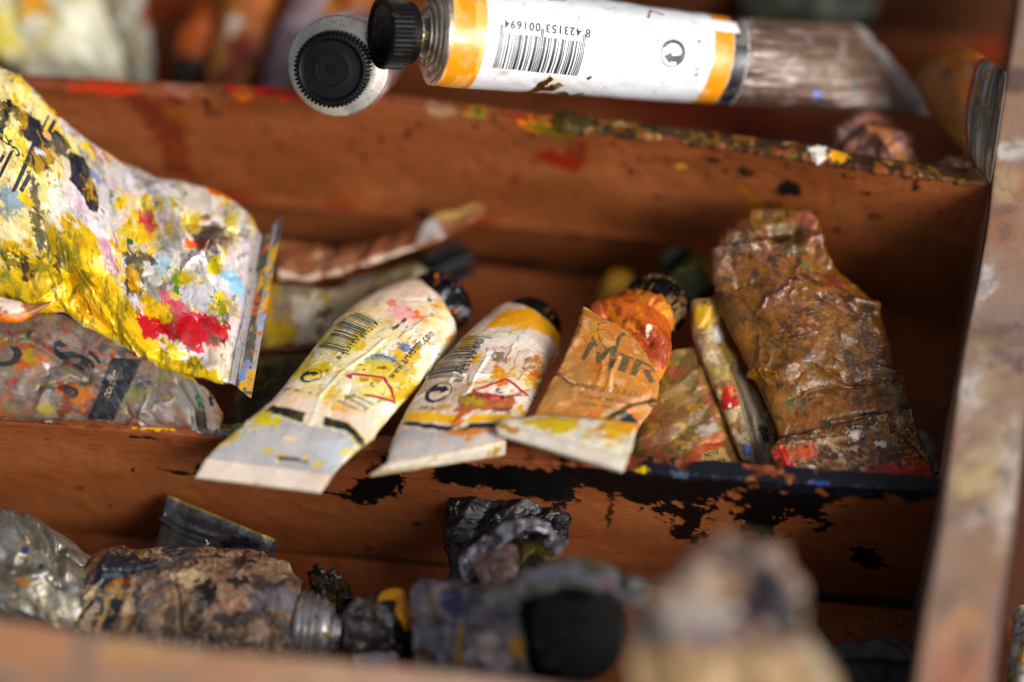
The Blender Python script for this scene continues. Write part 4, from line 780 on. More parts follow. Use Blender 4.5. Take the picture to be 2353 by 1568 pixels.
for c, x, y, r in (('e8e2e0', 165, 490, (.7, .6)), ('d8a8c0', 190, 475, (.35, .3)), ('e6dce0', 215, 540, (.6, .5)), ('c888a8', 245, 590, (.35, .35)), ('e4d8dc', 150, 530, (.4, .4)), ('d8d6d6', 300, 400, (.35, .5)), ('c8c6ca', 360, 430, (.3, .4)), ('d8d4d2', 395, 480, (.5, .5)), ('a8a098', 330, 410, (.3, .3))): p.blob(c, (x, y), r, 0, .8, .3, .25, .85)
p.poly('ddba1e', [(290, 440), (350, 450), (380, 520), (345, 570), (290, 590), (270, 520)], .3, .3, .08); p.poly('b0a01c', [(400, 440), (480, 450), (500, 480), (440, 520), (400, 480)], .2, .3, .1); p.blob('b83a40', (340, 500), (.3, .25), 0, .8, .2); p.blob('e0c8cc', (378, 505), (.25, .2), 0, .7, .2); p.blob('e07a18', (285, 358), (.16, .28), 0, .6, .2); p.blob('c8501c', (232, 350), (.14, .3), 0, .6, .2); p.blob('7a84b8', (218, 400), (.2, .35), 0, .6, .3)
K = '1e1a26'
p.noise('d8ccd4', .25, 1.0, .15, 5, (1.5, .8), .7, within=(p.b < g.at((150, 500))[1]) * 1.)
p.poly(K, [(48, 262), (62, 268), (89, 283), (92, 308), (110, 312), (128, 307), (145, 315), (161, 340), (145, 348), (122, 352), (115, 373), (99, 391), (80, 393), (68, 370), (66, 346), (80, 328), (48, 312)], .06, .14, .02, grow=.06)
p.poly(K, [(147, 357), (168, 352), (192, 363), (205, 385), (213, 414), (222, 440), (222, 459), (221, 486), (212, 482), (200, 465), (194, 450), (178, 430), (166, 411), (163, 370)], .05, .14, .02, grow=.06)
p.poly(K, [(0, 236), (18, 238), (40, 252), (48, 285), (42, 290), (30, 265), (18, 275), (8, 300), (0, 300)], .06, .12, .02); p.poly(K, [(66, 400), (80, 395), (98, 480), (90, 500), (72, 470)], .1, .14, .03, amt=.9)
for x, y, r in ((90, 352, .12), (122, 355, .1), (110, 315, .1)): p.blob('d8a070' if x != 90 else 'c8c8d4', (x, y), (.1, r * 1.3), 0, .7, .1)
p.poly('6a8aa0', [(8, 430), (50, 440), (70, 460), (55, 490), (15, 500), (0, 480)], .15, .25, .06, amt=.85); p.poly('e8c410', [(42, 440), (60, 438), (72, 465), (80, 470), (72, 482), (50, 470)], .08, .15)
p.poly('26301c', [(70, 480), (95, 500), (110, 570), (100, 590), (78, 540)], .14, .15, .04, amt=.85); p.poly('2e3416', [cL(340, 340), cL(400, 340), cL(410, 430), cL(490, 470), cL(470, 545), cL(390, 540), cL(350, 450)], .1, .2, .06, amt=.85)
p.poly('e2bb08', [(30, 620), (110, 560), (150, 500), (200, 520), (250, 620), (300, 700), (350, 770), (420, 820), (480, 850), (510, 890), (440, 880), (330, 840), (200, 752), (100, 712), (0, 692), (-120, 670), (-120, 600)], .22, .4, .06, rough=.32)
p.noise('c89a08', .3, .5, .15, 5, (2, .7), .7, seed=513, within=p.col[:, 2] < .02); p.noise('6e6414', .16, .4, .06, 5, (2, .7), .75, seed=514, within=p.col[:, 2] < .02)
p.noise('8a7c12', .28, .5, .07, 5, within=sm(.2, -.2, p.sd([(-120, 590), (60, 560), (130, 540), (190, 600), (160, 640), (60, 640), (-120, 660)])) * 1., seed=511); p.noise('4a4218', .12, .3, .05, 5, within=sm(.2, -.2, p.sd([(-120, 590), (60, 560), (130, 540), (190, 600), (160, 640), (60, 640), (-120, 660)])) * 1., seed=512)
p.poly('d09a0a', [cL(450, 650), cL(540, 640), cL(680, 830), cL(700, 870), cL(560, 800), cL(470, 720)], .15, .3, .08, rough=.2); p.blob('4a3020', cL(160, 500), (.3, .2), 0, .7, .2)
p.poly('2c2a1e', [cL(740, 390), cL(980, 400), cL(960, 450), cL(880, 460), cL(870, 640), cL(790, 650), cL(770, 480)], .1, .12, .03, amt=.9); p.poly('cf9a10', [cL(790, 480), cL(850, 480), cL(855, 620), cL(800, 640)], .1, .12, .04, amt=.8); p.blob('1f5a2a', cL(790, 320), (.1, .12), 0, .7, .12)
p.poly('b8142c', [(330, 700), (370, 690), (400, 700), (430, 730), (490, 720), (525, 755), (520, 785), (500, 812), (440, 800), (380, 780), (335, 770), (320, 745)], .2, .3, .06); p.poly('cf4a64', [(350, 670), (410, 680), (450, 720), (400, 715)], .2, .25, .08, amt=.85); p.poly('dcae14', [(335, 680), (390, 700), (395, 730), (345, 735), (320, 710)], .16, .25, .06)
p.line('3a141a', [(478, 778), (500, 786), (525, 790)], .06, .05); p.blob('3a7a2a', (416, 668), (.15, .22), 0, .6, .2); p.blob('6a8c1c', (400, 640), (.25, .2), 0, .7, .2); p.blob('98c0da', (540, 655), (.35, .5), 0, .6, .3); p.blob('a8c4d0', (378, 610), (.3, .25), 0, .7, .2); p.blob('e0620c', (455, 565), (.15, .5), -20, .7, .15); p.blob('e46a1a', (520, 440), (.2, .3), 0, .7, .2)
p.poly(K, [(445, 540), (490, 505), (515, 520), (520, 548), (490, 575), (455, 575)], .1, .2, .06, amt=.9); p.poly('d8c818', [(480, 590), (500, 600), (510, 690), (500, 720), (485, 670)], .1, .2, .05, amt=.9); p.poly('7a8010', [(495, 690), (520, 700), (520, 750), (505, 740)], .1, .15, .05); p.blob('262a38', (478, 690), (.12, .25), 0, .7, .15); p.blob('e8e8ec', (500, 650), (.2, .25), 0, .6, .2); p.blob('c8c4cc', (455, 680), (.4, .5), 0, .7, .3)
p.poly('e8d6c0', [(470, 800), (530, 790), (540, 820), (520, 880), (490, 850)], .1, .3, .08, amt=.8); p.poly('e4c41c', [(440, 850), (500, 860), (530, 890), (500, 905), (430, 870)], .1, .3, .05); p.poly('8a8a92', [(520, 870), (550, 880), (545, 905), (500, 900), (505, 880)], .06, .2, .05)
cb_ = g.at((578, 700))[1]; cz = 1 - sm(cb_ - .05, cb_ + .05, p.b - .0)
czm = 1 - sm(.75, 1.0, p.b); p.lay(czm, 'aaa4a4', .32, .4); p.lay(czm * sm(.45, .6, fbm(p.a * .2, p.b * 3.2, .5, 520)), '4c484a', .35, .4); p.lay((1 - sm(.4, .5, p.b)) * sm(.35, .55, fbm(p.a * .8, p.b, .8, 521)), 'c09018', .4, 0); p.noise('c8b018', .12, .5, .1, (1.5, .6), within=1 - sm(.5, .7, p.b)) if False else None; p.blob('7fa0d8', (622, 735), (.35, .14), 0, .6, .2); p.blob('6a94c0', (562, 850), (.3, .14), 0, .6, .15); p.blob('1c1c24', (560, 905), (.16, .25), 0, .6, .12); p.noise('c8641c', .12, .3, .05, within=1 - sm(.4, .6, p.b))
wt = sm(.5, 1.6, p.b)
p.crease([cL(950, 0), cL(1080, 180), cL(1100, 330)], .25, .22); p.crease([cL(600, 130), cL(700, 350), cL(560, 420)], .3, .12); p.crease([cL(880, 120), cL(980, 330)], .2, -.18); p.crease([cL(1140, 200), cL(1260, 400), cL(1300, 560)], .25, -.2); p.crease([cL(1240, 330), cL(1350, 420)], .2, .18); p.crease([cL(560, 580), cL(700, 750), cL(800, 900), cL(900, 1010)], .16, .2); p.crease([cL(400, 700), cL(520, 640), cL(540, 700)], .2, .14); p.crease([cL(480, 720), cL(640, 850), cL(720, 900)], .2, -.2); p.crease([cL(0, 480), cL(180, 520), cL(420, 600)], .3, .12); p.crease([cL(920, 1030), cL(1200, 1130), cL(1330, 1100)], .14, .12); p.crease([cL(760, 1300 - 250), cL(1100, 1060), cL(1260, 1020)], .18, -.1)
p.relief(.13, 1.9, 51, 'f', w=wt); p.relief(.03, .8, 53, 'f', w=wt); p.relief(.006, .35, 54, 'n'); p.noise('8a8468', .25, .9, .2, 5, (1.5, .8), .3); p.noise('4a4640', .05, .35, .05, 5, (1.8, .7), .75); p.noise('3a3626', .03, .2, .04, 5, (1.8, .7), .8); p.folds(22, .2, 3.2, 21, wt, .22); p.folds(30, .05, 1.2, 22, wt, .08); p.done(); bi = t.split(g, int(np.searchsorted(g.B[:, 0], .8)), 'crimp', 'body', skin('splattered_foil', 8., .12, .16), p, 55)
for k, (a, b, wd) in enumerate(((cY(0, 1080), cY(190, 690), .05), (cY(0, 860), cY(60, 750), .09), (cY(180, 1290), cY(470, 620), .06), (cY(200, 1270), cY(420, 800), .1), (cY(300, 1280), cY(420, 1060), .12), (cY(-30, 1100), cY(160, 700), .04), (cY(590, 430), cY(700, 190), .05), (cY(700, 430), cY(790, 260), .1))): inkline(t, 'barcode', g, [a, ((a[0] + b[0]) / 2, (a[1] + b[1]) / 2), b], wd, INK, False, bi)
for s, a, b in (('9', cY(30, 470), cY(75, 440)), ('0', cY(100, 640), cY(165, 600)), ('5', cY(240, 790), cY(310, 760))): decal(t, 'barcode_number', g, text2d(s, .01), a, b, INKG, None, 1.4, parent=bi)

t = Thing('paint_tube', 'grey brown crumpled tube with black lettered band, under the big yellow tube', 'paint tube')
st = [(O(-120, 690, .4), O(-120, 962, -.55), .7), (O(0, 712, .3), O(0, 962, -.6), .75), (O(120, 712, .2), O(125, 966, -.6), .7), (O(235, 760, .1), O(240, 972, -.6), .6), (O(330, 812, 0), O(325, 980, -.65), .5), (O(400, 842, -.1), O(410, 990, -.7), .4), (O(455, 880, -.2), O(470, 1000, -.75), .35), (O(495, 915, -.3), O(495, 1000, -.8), .25), (O(514, 945, -.5), O(506, 988, -.8), .1)]
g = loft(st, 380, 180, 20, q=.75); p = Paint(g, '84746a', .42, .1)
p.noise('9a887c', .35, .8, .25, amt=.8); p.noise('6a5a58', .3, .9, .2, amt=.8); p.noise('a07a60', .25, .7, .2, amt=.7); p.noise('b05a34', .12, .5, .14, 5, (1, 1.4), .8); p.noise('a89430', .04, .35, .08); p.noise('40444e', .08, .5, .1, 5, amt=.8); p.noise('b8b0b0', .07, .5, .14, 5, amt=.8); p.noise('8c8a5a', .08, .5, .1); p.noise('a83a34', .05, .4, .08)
p.poly('d07018', [cG(930, 900), cG(1200, 900), cG(1400, 940), cG(1300, 1200), cG(1200, 1260), cG(900, 1000)], .15, .25, .06, amt=.9); p.poly('7a3210', [cG(900, 900), cG(980, 1000), cG(1150, 1240), cG(1280, 1300), cG(900, 1360)], .15, .25, .08, amt=.9); p.poly('b8a850', [cG(560, 1220), cG(700, 1180), cG(840, 1260), cG(860, 1350), cG(620, 1330)], .1, .25, .08, amt=.85); p.poly('c86a28', [cG(280, 340), cG(500, 380), cG(700, 480), cG(640, 600), cG(400, 560), cG(300, 600)], .2, .25, .06, amt=.85); p.blob('b8981c', cG(430, 480), (.18, .2), 0, .7, .15); p.blob('e0d8d8', cG(680, 600), (.1, .12), 0, .6, .1); p.poly('b85030', [cG(1320, 420), cG(1750, 470), cG(1700, 490), cG(1380, 450)], .08, .15)
p.poly('b8b4a8', [cG(1600, 60), cG(1900, 200), cG(1750, 330), cG(1600, 150)], .12, .2, .08); p.poly('4a5260', [cG(1800, 260), cG(2124, 370), cG(2124, 480), cG(1800, 440)], .14, .18, .06, amt=.85); p.blob('e8c808', cG(1920, 280), (.14, .1), 0, .8, .12); p.poly('e0c018', [(225, 748), (300, 780), (400, 838), (480, 905), (440, 880), (350, 825), (260, 775)], .05, .15, .04, amt=.9)
p.poly('26272c', [cG(1660, 510), cG(2124, 530), cG(2060, 640), cG(1880, 1000), cG(1680, 1420), cG(1290, 1390), cG(1480, 960), cG(1560, 720)], .02, .2, .03, rough=.35); p.noise('55565c', .3, .25, .05, within=(p.col.sum(1) < .09) * .6)
p.poly('9a9690', [(400, 850), (450, 885), (500, 930), (512, 975), (490, 1000), (440, 985), (410, 930)], .1, .3, .1, amt=.7); p.blob('1f6a3a', (458, 930), (.22, .1), 0, .7, .12); p.blob('16161c', (486, 916), (.16, .1), 0, .6, .1); p.blob('b86a28', (508, 950), (.1, .15), 0, .7, .1); p.blob('a8b018', (512, 965), (.08, .1), 0, .7, .1)
p.poly('2e2a1e', [(430, 950), (470, 945), (478, 985), (430, 985)], .1, .2, .08, amt=.8)
p.crease([cG(400, 230), cG(700, 380), cG(1000, 620), cG(1400, 860), cG(1560, 900)], .12, -.14); p.crease([cG(500, 180), cG(800, 330), cG(1200, 620), cG(1500, 760)], .16, .12); p.crease([cG(560, 1250), cG(700, 900), cG(760, 850)], .1, .08); p.crease([(430, 860), (470, 920), (478, 980)], .12, .1); p.crease([(410, 880), (445, 940), (450, 990)], .12, -.12); p.crease([cG(860, 900), cG(1100, 830), cG(1300, 840)], .08, -.07)
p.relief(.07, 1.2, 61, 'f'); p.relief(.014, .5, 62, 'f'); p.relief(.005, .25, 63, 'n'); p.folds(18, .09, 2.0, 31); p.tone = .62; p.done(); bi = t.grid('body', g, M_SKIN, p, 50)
decal(t, 'band_lettering', g, text2d('COLOUR', .01, 1.1), cG(1610, 1120), cG(1770, 720), INKO, None, 1.0, parent=bi)
for s, a, b, k in (('C', cG(290, 650), cG(300, 340), 1.6), ('S', cG(1240, 720), cG(1330, 520), 1.3), ('e', cG(1140, 1120), cG(1160, 960), 1.2), ('01', cG(1330, 720), cG(1500, 560), .9)): decal(t, 'lettering', g, text2d(s, .03), a, b, INK, None, k, parent=bi)

# scrap of dried orange foil on the left
t = Thing('foil_scrap', 'small curled scrap of orange and cream foil at the left edge between two big tubes', 'foil scrap')
st = [(O(-60, 675, -.8), O(-60, 745, -1.0), .25), (O(0, 684, -.9), O(0, 742, -1.1), .25), (O(45, 692, -.9), O(40, 740, -1.05), .2), (O(80, 700, -.85), O(78, 725, -.95), .12), (O(118, 690, -.8), O(115, 700, -.85), .03)]
g = loft(st, 90, 60, 10); p = Paint(g, '8a5a3a', .4); p.poly('d8c4b4', [(-60, 675), (50, 692), (55, 715), (0, 718), (-60, 715)], .06, .15, .04); p.poly('d07a24', [(0, 725), (60, 718), (75, 728), (60, 745), (0, 745)], .05, .15, .04); p.noise('a83828', .06, .2, .03); p.relief(.04, .3, 71, 'f'); p.done(); t.grid('foil', g, M_SKIN, p, 50)

# ================================================================ a plain builder for the rest of the old tubes
def old(label, st, base, lays=(), m=130, nf=80, rel=(.06, .8), q=.75, rough=.45, metal=.1, polys=(), blobs=(), creases=(), cat='paint tube', name='paint_tube', mat=None, part='body', t=None, sharp=50, plabel=None, crimp=0, tone=1.):
    t = t or Thing(name, label, cat); g = loft(st, m, nf, 12, q=q); p = Paint(g, base, rough, metal); p.tone = tone; sdn = int(abs(g.P[0, 0, 0]) * 977 + abs(g.P[-1, 0, 1]) * 331) % 4000
    for k, l in enumerate(lays): p.noise(l[0], l[1], l[2], .14, 5, l[3] if len(l) > 3 else (1, 1), .9, seed=sdn + k * 13)
    for c, pts, rag in polys: p.poly(c, pts, rag, .3, .06)
    for c, xy, r in blobs: p.blob(c, xy, r, 0, .7, .2)
    for pts, wd, h in creases: p.crease(pts, wd, h)
    p.relief(rel[0], rel[1], sdn % 97, 'f'); p.relief(rel[0] * .3, rel[1] * .5, sdn % 89, 'f'); p.relief(rel[0] * .08, rel[1] * .3, sdn % 83, 'n'); p.folds(7, rel[0], 1.4, sdn); p.done()
    if crimp: t.split(g, int(np.searchsorted(g.B[:, 0], crimp)), 'crimp', part, mat or M_SKIN, p, sharp)
    else: t.grid(part, g, mat or M_SKIN, p, sharp, label=plabel)
    return t, g
# tubes lying behind, blurred
t, g = old('brown curled empty foil tube behind the cream tube, its edge rising to the right', [(O(640, 560, 4.6), O(640, 640, 3.6), .3), (O(700, 565, 4.6), O(690, 648, 3.5), .25), (O(760, 570, 4.6), O(750, 634, 3.6), .2), (O(850, 562, 4.7), O(845, 607, 3.8), .16), (O(940, 535, 4.8), O(950, 573, 4.0), .14), (O(1000, 497, 5.0), O(1015, 548, 4.2), .12), (O(1060, 478, 5.2), O(1065, 520, 4.6), .1), (O(1115, 468, 5.4), O(1112, 492, 5.0), .05)], '7a4a30', (('8a5a40', .4, .8), ('5a2a18', .3, .9), ('b08a70', .15, .4)), polys=(('c8b4a0', [(640, 620), (700, 640), (760, 626), (850, 600), (950, 562), (955, 575), (845, 612), (750, 640), (690, 652), (640, 642)], .1), ('b8b4b0', [(955, 500), (1010, 500), (1020, 545), (960, 560)], .1), ('c0a060', [(1000, 495), (1110, 468), (1112, 478), (1010, 505)], .06)), rel=(.09, .7))
t, g = old('beige tube with yellow stains lying beneath the curled foil tube', [(O(585, 650, 3.6), O(590, 812, 2.8), .3), (O(640, 652, 3.6), O(640, 815, 2.8), .4), (O(700, 655, 3.5), O(695, 812, 2.8), .5), (O(760, 662, 3.5), O(770, 812, 2.8), .55), (O(830, 650, 3.8), O(850, 790, 3.0), .6), (O(880, 640, 4), O(900, 740, 3.4), .5)], '8c7c66', (('a09078', .4, .8), ('6a5a44', .3, .7), ('b0902c', .15, .5)), polys=(('c89018', [(600, 655), (625, 655), (630, 715), (605, 730)], .1), ('c8bca8', [(680, 680), (760, 680), (740, 790), (680, 800)], .25), ('c0a038', [(620, 740), (680, 750), (670, 800), (610, 800)], .15), ('7a4a38', [(590, 795), (780, 785), (790, 815), (590, 815)], .1)), blobs=(('6a4a34', (745, 725), (.2, .2)),))
t, g = old('pale grey and olive tube end with a dark cap behind the cream tube', [(O(790, 648, 4.6), O(830, 760, 3.9), .4), (O(850, 635, 4.8), O(890, 740, 4.1), .5), (O(910, 622, 5.0), O(945, 700, 4.4), .55), (O(960, 605, 5.2), O(985, 670, 4.8), .5)], '82745c', (('6a5a2c', .4, .6), ('a09884', .3, .5)), polys=(('8e8c88', [(790, 645), (840, 640), (870, 740), (830, 760)], .08),), blobs=(('c8a898', (868, 662), (.25, .2)),))
hb, hd_ = end_of(g, -1); cap(t, hb, hd_ + np.array([.1, .05, 0]), .62, 1.6, 30, '0c0b0d', .05, ((.3, .1, '5a3018'),))
t, g = old('dark olive flattened tube in the gap beside the yellow tube crimp', [(O(575, 820, 2.2), O(520, 985, 1.2), .2), (O(680, 815, 2.3), O(620, 980, 1.2), .35), (O(780, 815, 2.4), O(730, 970, 1.3), .4), (O(860, 820, 2.5), O(840, 960, 1.5), .4)], '4a4028', (('5c5238', .4, .7), ('2a2414', .35, .6), ('6a5a2a', .15, .4)))
t, g = old('thin pointed foil tail poking out over the lower divider', [(O(500, 985, -.9), O(500, 996, -1.0), .06), (O(535, 978, -.9), O(530, 994, -1.0), .1), (O(575, 972, -.8), O(570, 992, -.9), .14), (O(620, 968, -.7), O(620, 990, -.8), .15)], '8a7c58', (('b0a480', .3, .3), ('4a4028', .3, .25)), m=50, nf=40, cat='tube tail', name='tube_tail', part='foil')

# ================================================================ right of the middle tray
t = Thing('paint_tube', 'large brown crusted tube with its tail folded up, near the right wall', 'paint tube')
st = [(O(1700, 500, 2.6), O(1850, 482, 2.8), .2), (O(1672, 530, 2.3), O(1878, 510, 2.5), .5), (O(1648, 570, 1.9), O(1893, 548, 2.2), .62), (O(1633, 612, 1.6), O(1910, 600, 2.0), .66), (O(1645, 665, 1.4), O(1940, 650, 1.8), .66), (O(1665, 720, 1.2), O(1992, 698, 1.5), .66), (O(1698, 795, .9), O(2034, 760, 1.2), .64), (O(1735, 872, .5), O(2058, 842, .9), .6), (O(1764, 940, .2), O(2082, 905, .6), .5), (O(1786, 1002, -.1), O(2096, 946, .3), .35), (O(1790, 1030, -.1), O(2105, 985, .2), .3)]
g = loft(st, 380, 260, 20, q=.75); p = Paint(g, '7a4a26', .3)
p.noise('8c5a30', .4, .9, .25, amt=.8); p.noise('5c3a22', .35, .6, .12, amt=.8); p.noise('a07048', .2, .3, .06, 5, amt=.8); p.noise('a8683c', .12, .25, .05, 5); p.noise('4a4230', .12, .35, .06, 5, amt=.8); p.noise('96641c', .1, .5, .1, amt=.8); p.noise('6a6640', .07, .4, .06); p.noise('b88a70', .07, .16, .04)
p.poly('8a5a48', [cR(600, 320), cR(900, 280), cR(1000, 420), cR(1150, 600), cR(1000, 640), cR(760, 620), cR(600, 480)], .3, .5, .2, amt=.7); p.poly('c09a80', [cR(590, 330), cR(700, 310), cR(680, 400), cR(600, 470)], .15, .25, .1, amt=.8); p.poly('b86a58', [cR(780, 120), cR(950, 110), cR(1080, 180), cR(1150, 280), cR(1060, 290), cR(960, 150)], .12, .25, .08, amt=.8); p.blob('6a0c28', cR(720, 200), (.3, .3), 0, .6, .25); p.poly('c8b49a', [cR(620, 300), cR(760, 230), cR(840, 240), cR(800, 290), cR(660, 320)], .12, .2, .08, amt=.8); p.poly('1a1d16', [cR(860, 220), cR(960, 190), cR(1040, 230), cR(1010, 290), cR(900, 270)], .12, .2, .06); p.poly('6a6018', [cR(860, 180), cR(980, 160), cR(1060, 220), cR(940, 200)], .1, .15, .05, amt=.8)
p.poly('1f2630', [cR(600, 560), cR(640, 520), cR(760, 590), cR(740, 740), cR(660, 720)], .2, .25, .06, amt=.9); p.poly('8a3a2a', [cR(1130, 440), cR(1220, 430), cR(1260, 540), cR(1180, 500)], .15, .2, .08, amt=.8); p.poly('b07840', [cR(690, 760), cR(760, 700), cR(800, 820), cR(760, 930)], .15, .3, .1, amt=.7); p.poly('9a6a24', [cR(720, 960), cR(900, 920), cR(980, 1150), cR(920, 1290)], .2, .4, .1, amt=.8); p.poly('a8683a', [cR(1100, 1080), cR(1500, 1080), cR(1480, 1150), cR(1000, 1260), cR(950, 1200)], .2, .4, .1, amt=.7); p.poly('6a5c3c', [cR(1250, 1190), cR(1520, 1145), cR(1400, 1180)], .04, .2)
p.poly('2a2c22', [cR(1330, 1150), cR(1525, 1140), cR(1480, 1165), cR(1360, 1195)], .03, .15, .02)
p.crease([cR(560, 330), cR(700, 310), cR(860, 280)], .12, .14); p.crease([cR(1000, 300), cR(1120, 260), cR(1180, 380)], .16, .2); p.crease([cR(880, 220), cR(1010, 210), cR(1030, 280)], .2, -.35); p.crease([cR(800, 150), cR(960, 130), cR(1100, 200)], .14, .2); p.crease([cR(1150, 560), cR(1300, 640), cR(1400, 640)], .14, -.14); p.crease([cR(1300, 580), cR(1420, 600)], .16, .2); p.crease([cR(800, 930), cR(900, 940), cR(1000, 900)], .14, .1); p.crease([cR(1200, 1200), cR(1500, 1150)], .1, -.1); p.crease([cR(740, 990), cR(800, 950)], .12, .16)
p.relief(.11, 1.1, 81, 'f'); p.relief(.02, .5, 82, 'f'); p.relief(.007, .22, 83, 'n'); p.folds(20, .12, 2.0, 41, 1., .16); p.folds(24, .03, .8, 42, 1., .07); p.sat = 1.22; p.tone = .62; p.noise('2a1c10', .12, .8, .12, 5, amt=.6); p.noise('8a5c14', .4, .9, .25, 5, amt=.55); p.noise('3a2a1c', .14, .35, .08, 5, amt=.7); p.done(); bi = t.grid('body', g, M_CRUST, p, 55)
for k, (x0, y0, x1, y1) in enumerate(((1340, 700, 1400, 1010), (1250, 830, 1330, 1060), (1390, 740, 1470, 1010), (1440, 700, 1500, 960))): decal(t, 'small_print', g, text2d(('color fino', 'extra oil', 'huile fine', 'oleo art')[k], .02, 1.1), cR(x0, y0), cR(x1, y1), INKW, None, 1.2, parent=bi)
st = [(O(1786, 1012, -.5), O(2094, 938, .1), .1), (O(1772, 1034, -.55), O(2108, 985, -.05), .3), (O(1776, 1070, -.7), O(2128, 1040, -.2), .36), (O(1790, 1100, -.85), O(2148, 1085, -.4), .3), (O(1800, 1135, -1.0), O(2162, 1130, -.6), .2)]
g = loft(st, 150, 240, 16, q=.7); p = Paint(g, '7a4c24', .4); p.noise('96683a', .4, .35, .1, 5); p.noise('4c2c18', .3, .3, .06, 5); p.noise('b8a488', .12, .25, .08, 5, amt=.8); p.noise('ddd6cc', .035, .14, .04, 5); p.noise('3a2418', .12, .12, .03)
p.poly('c83a18', [cR(900, 1340), cR(960, 1320), cR(1000, 1400), cR(990, 1460), cR(950, 1430)], .12, .15, .04); p.blob('c05a3c', cR(1060, 1350), (.3, .2), 0, .8, .15); p.poly('c02c12', [cR(1350, 1480), cR(1500, 1420), cR(1640, 1400), cR(1740, 1500), cR(1500, 1520)], .25, .14, .04, amt=.9); p.blob('e6e2de', cR(1110, 1460), (.12, .22), 0, .7, .12, rough=.2); p.blob('e0d8cc', cR(1440, 1310), (.14, .1), 0, .7, .1); p.blob('d8d0c0', cR(1310, 1260), (.2, .14), 0, .8, .1); p.poly('4a4c38', [cR(1560, 1140), cR(1600, 1130), cR(1600, 1180), cR(1570, 1180)], .05, .1)
p.crease([cR(890, 1330), cR(1200, 1280), cR(1550, 1190)], .1, .06); p.relief(.05, .6, 86, 'f'); p.relief(.012, .22, 87, 'n'); p.folds(10, .05, 1.0, 43); p.done(); t.grid('folded_tail', g, M_CRUST, p, 55)

t, g = old('narrow tube standing on edge, cream and yellow, left of the large brown tube', [(O(1590, 690, 1.7), O(1655, 690, 1.9), .3), (O(1588, 740, 1.6), O(1662, 735, 1.8), .35), (O(1600, 800, 1.4), O(1672, 790, 1.6), .35), (O(1628, 865, 1.1), O(1705, 850, 1.3), .3), (O(1662, 950, .8), O(1748, 920, 1.0), .25), (O(1695, 1035, .5), O(1785, 1000, .8), .2), (O(1724, 1092, .3), O(1800, 1092, .5), .1)], 'a08860', (('b89c58', .35, .5), ('7a5a34', .25, .4), ('c8b898', .2, .35), ('6a4024', .12, .25), ('c88a1c', .08, .3)), m=260, nf=90,
  polys=(('c89c14', [cR(490, 600), cR(570, 590), cR(610, 680), cR(560, 720), cR(500, 680)], .12), ('a8988c', [cR(480, 780), cR(540, 760), cR(540, 880), cR(490, 890)], .12), ('b42a14', [cR(620, 1010), cR(680, 1000), cR(720, 1090), cR(690, 1150), cR(620, 1080)], .12), ('c8c4c0', [cR(600, 720), cR(650, 740), cR(640, 800), cR(580, 790)], .08), ('8a7a68', [cR(700, 900), cR(760, 960), cR(880, 1460), cR(800, 1440), cR(740, 1200)], .08)), blobs=(('5a74a8', cR(770, 1340), (.16, .16)), ('d8d0c8', cR(680, 1110), (.06, .06)), ('c87a18', cR(730, 1380), (.1, .2)), ('1a1612', cR(850, 1260), (.14, .2))), rel=(.05, .5), creases=(([cR(650, 800), cR(730, 1050), cR(800, 1300), cR(860, 1450)], .08, -.12),))
t, g = old('flat olive and rust stained tube with faint lettering behind the lower divider', [(O(1500, 820, 1.6), O(1625, 800, 1.8), .3), (O(1495, 880, 1.3), O(1650, 870, 1.5), .35), (O(1470, 960, .9), O(1675, 950, 1.2), .35), (O(1450, 1040, .5), O(1705, 1040, .8), .3), (O(1430, 1110, .2), O(1730, 1110, .4), .15)], '75502c', (('8a6a34', .4, .6), ('5c4a24', .3, .5), ('8a4a30', .25, .6), ('a07c34', .12, .3)), m=200, nf=120,
  polys=(('b4561a', [cR(440, 1370), cR(620, 1230), cR(660, 1290), cR(560, 1400), cR(530, 1430), cR(420, 1410)], .08), ('a89c8c', [cR(480, 1230), cR(580, 1190), cR(620, 1230), cR(500, 1270)], .1), ('c8a05c', [cR(540, 1360), cR(640, 1330), cR(700, 1440), cR(540, 1430)], .08), ('b8862c', [cR(600, 1430), cR(720, 1440), cR(740, 1480), cR(600, 1480)], .08), ('6a4a18', [cR(250, 1370), cR(330, 1350), cR(400, 1400), cR(260, 1420)], .1)), blobs=(('a8301c', cR(345, 1370), (.1, .1)),))
decal(t, 'lettering', g, text2d('CHIAPA', .03, 1.05), cR(552, 1428), cR(660, 1398), INKW, None, 1.1); decal(t, 'lettering', g, text2d('NOIX', .02, 1.05), cR(552, 1378), cR(625, 1360), INKW, None, 1.0)
t, g = old('dark green tube end with a pale grey cap behind the orange tube', [(O(1520, 640, 3.6), O(1560, 720, 3.1), .3), (O(1555, 605, 3.8), O(1635, 690, 3.2), .5), (O(1570, 588, 4), O(1650, 660, 3.5), .55)], '4a4a14', (('2a2c18', .4, .5), ('7a7818', .25, .5)), m=60, nf=50, polys=(('14140f', [(1560, 680), (1650, 650), (1650, 700), (1580, 710)], .1),))
hb, hd_ = end_of(g, 0); g2 = lathe(O(1556, 606, 3.6), O(1530, 570, 3.9) - O(1556, 606, 3.6), [(0, .2), (0, .52), (.3, .54), (.34, .5), (.36, .002)], 40); p = Paint(g2, '2a2c26', .4); p.lay((p.b > 1.0) * 1., 'b8b0b0'); p.done(); t.grid('cap', g2, M_CAP, p, 30)
t, g = old('squat tube end smeared yellow on the floor behind the middle tray tubes', [(O(1375, 680, 5.6), O(1385, 735, 5.2), .3), (O(1400, 635, 5.7), O(1410, 700, 5.3), .42), (O(1425, 622, 5.8), O(1440, 690, 5.3), .42), (O(1445, 622, 5.8), O(1458, 680, 5.4), .3)], 'a87e0c', (('8a6a10', .3, .5), ('c89a14', .3, .4)), m=50, nf=40)
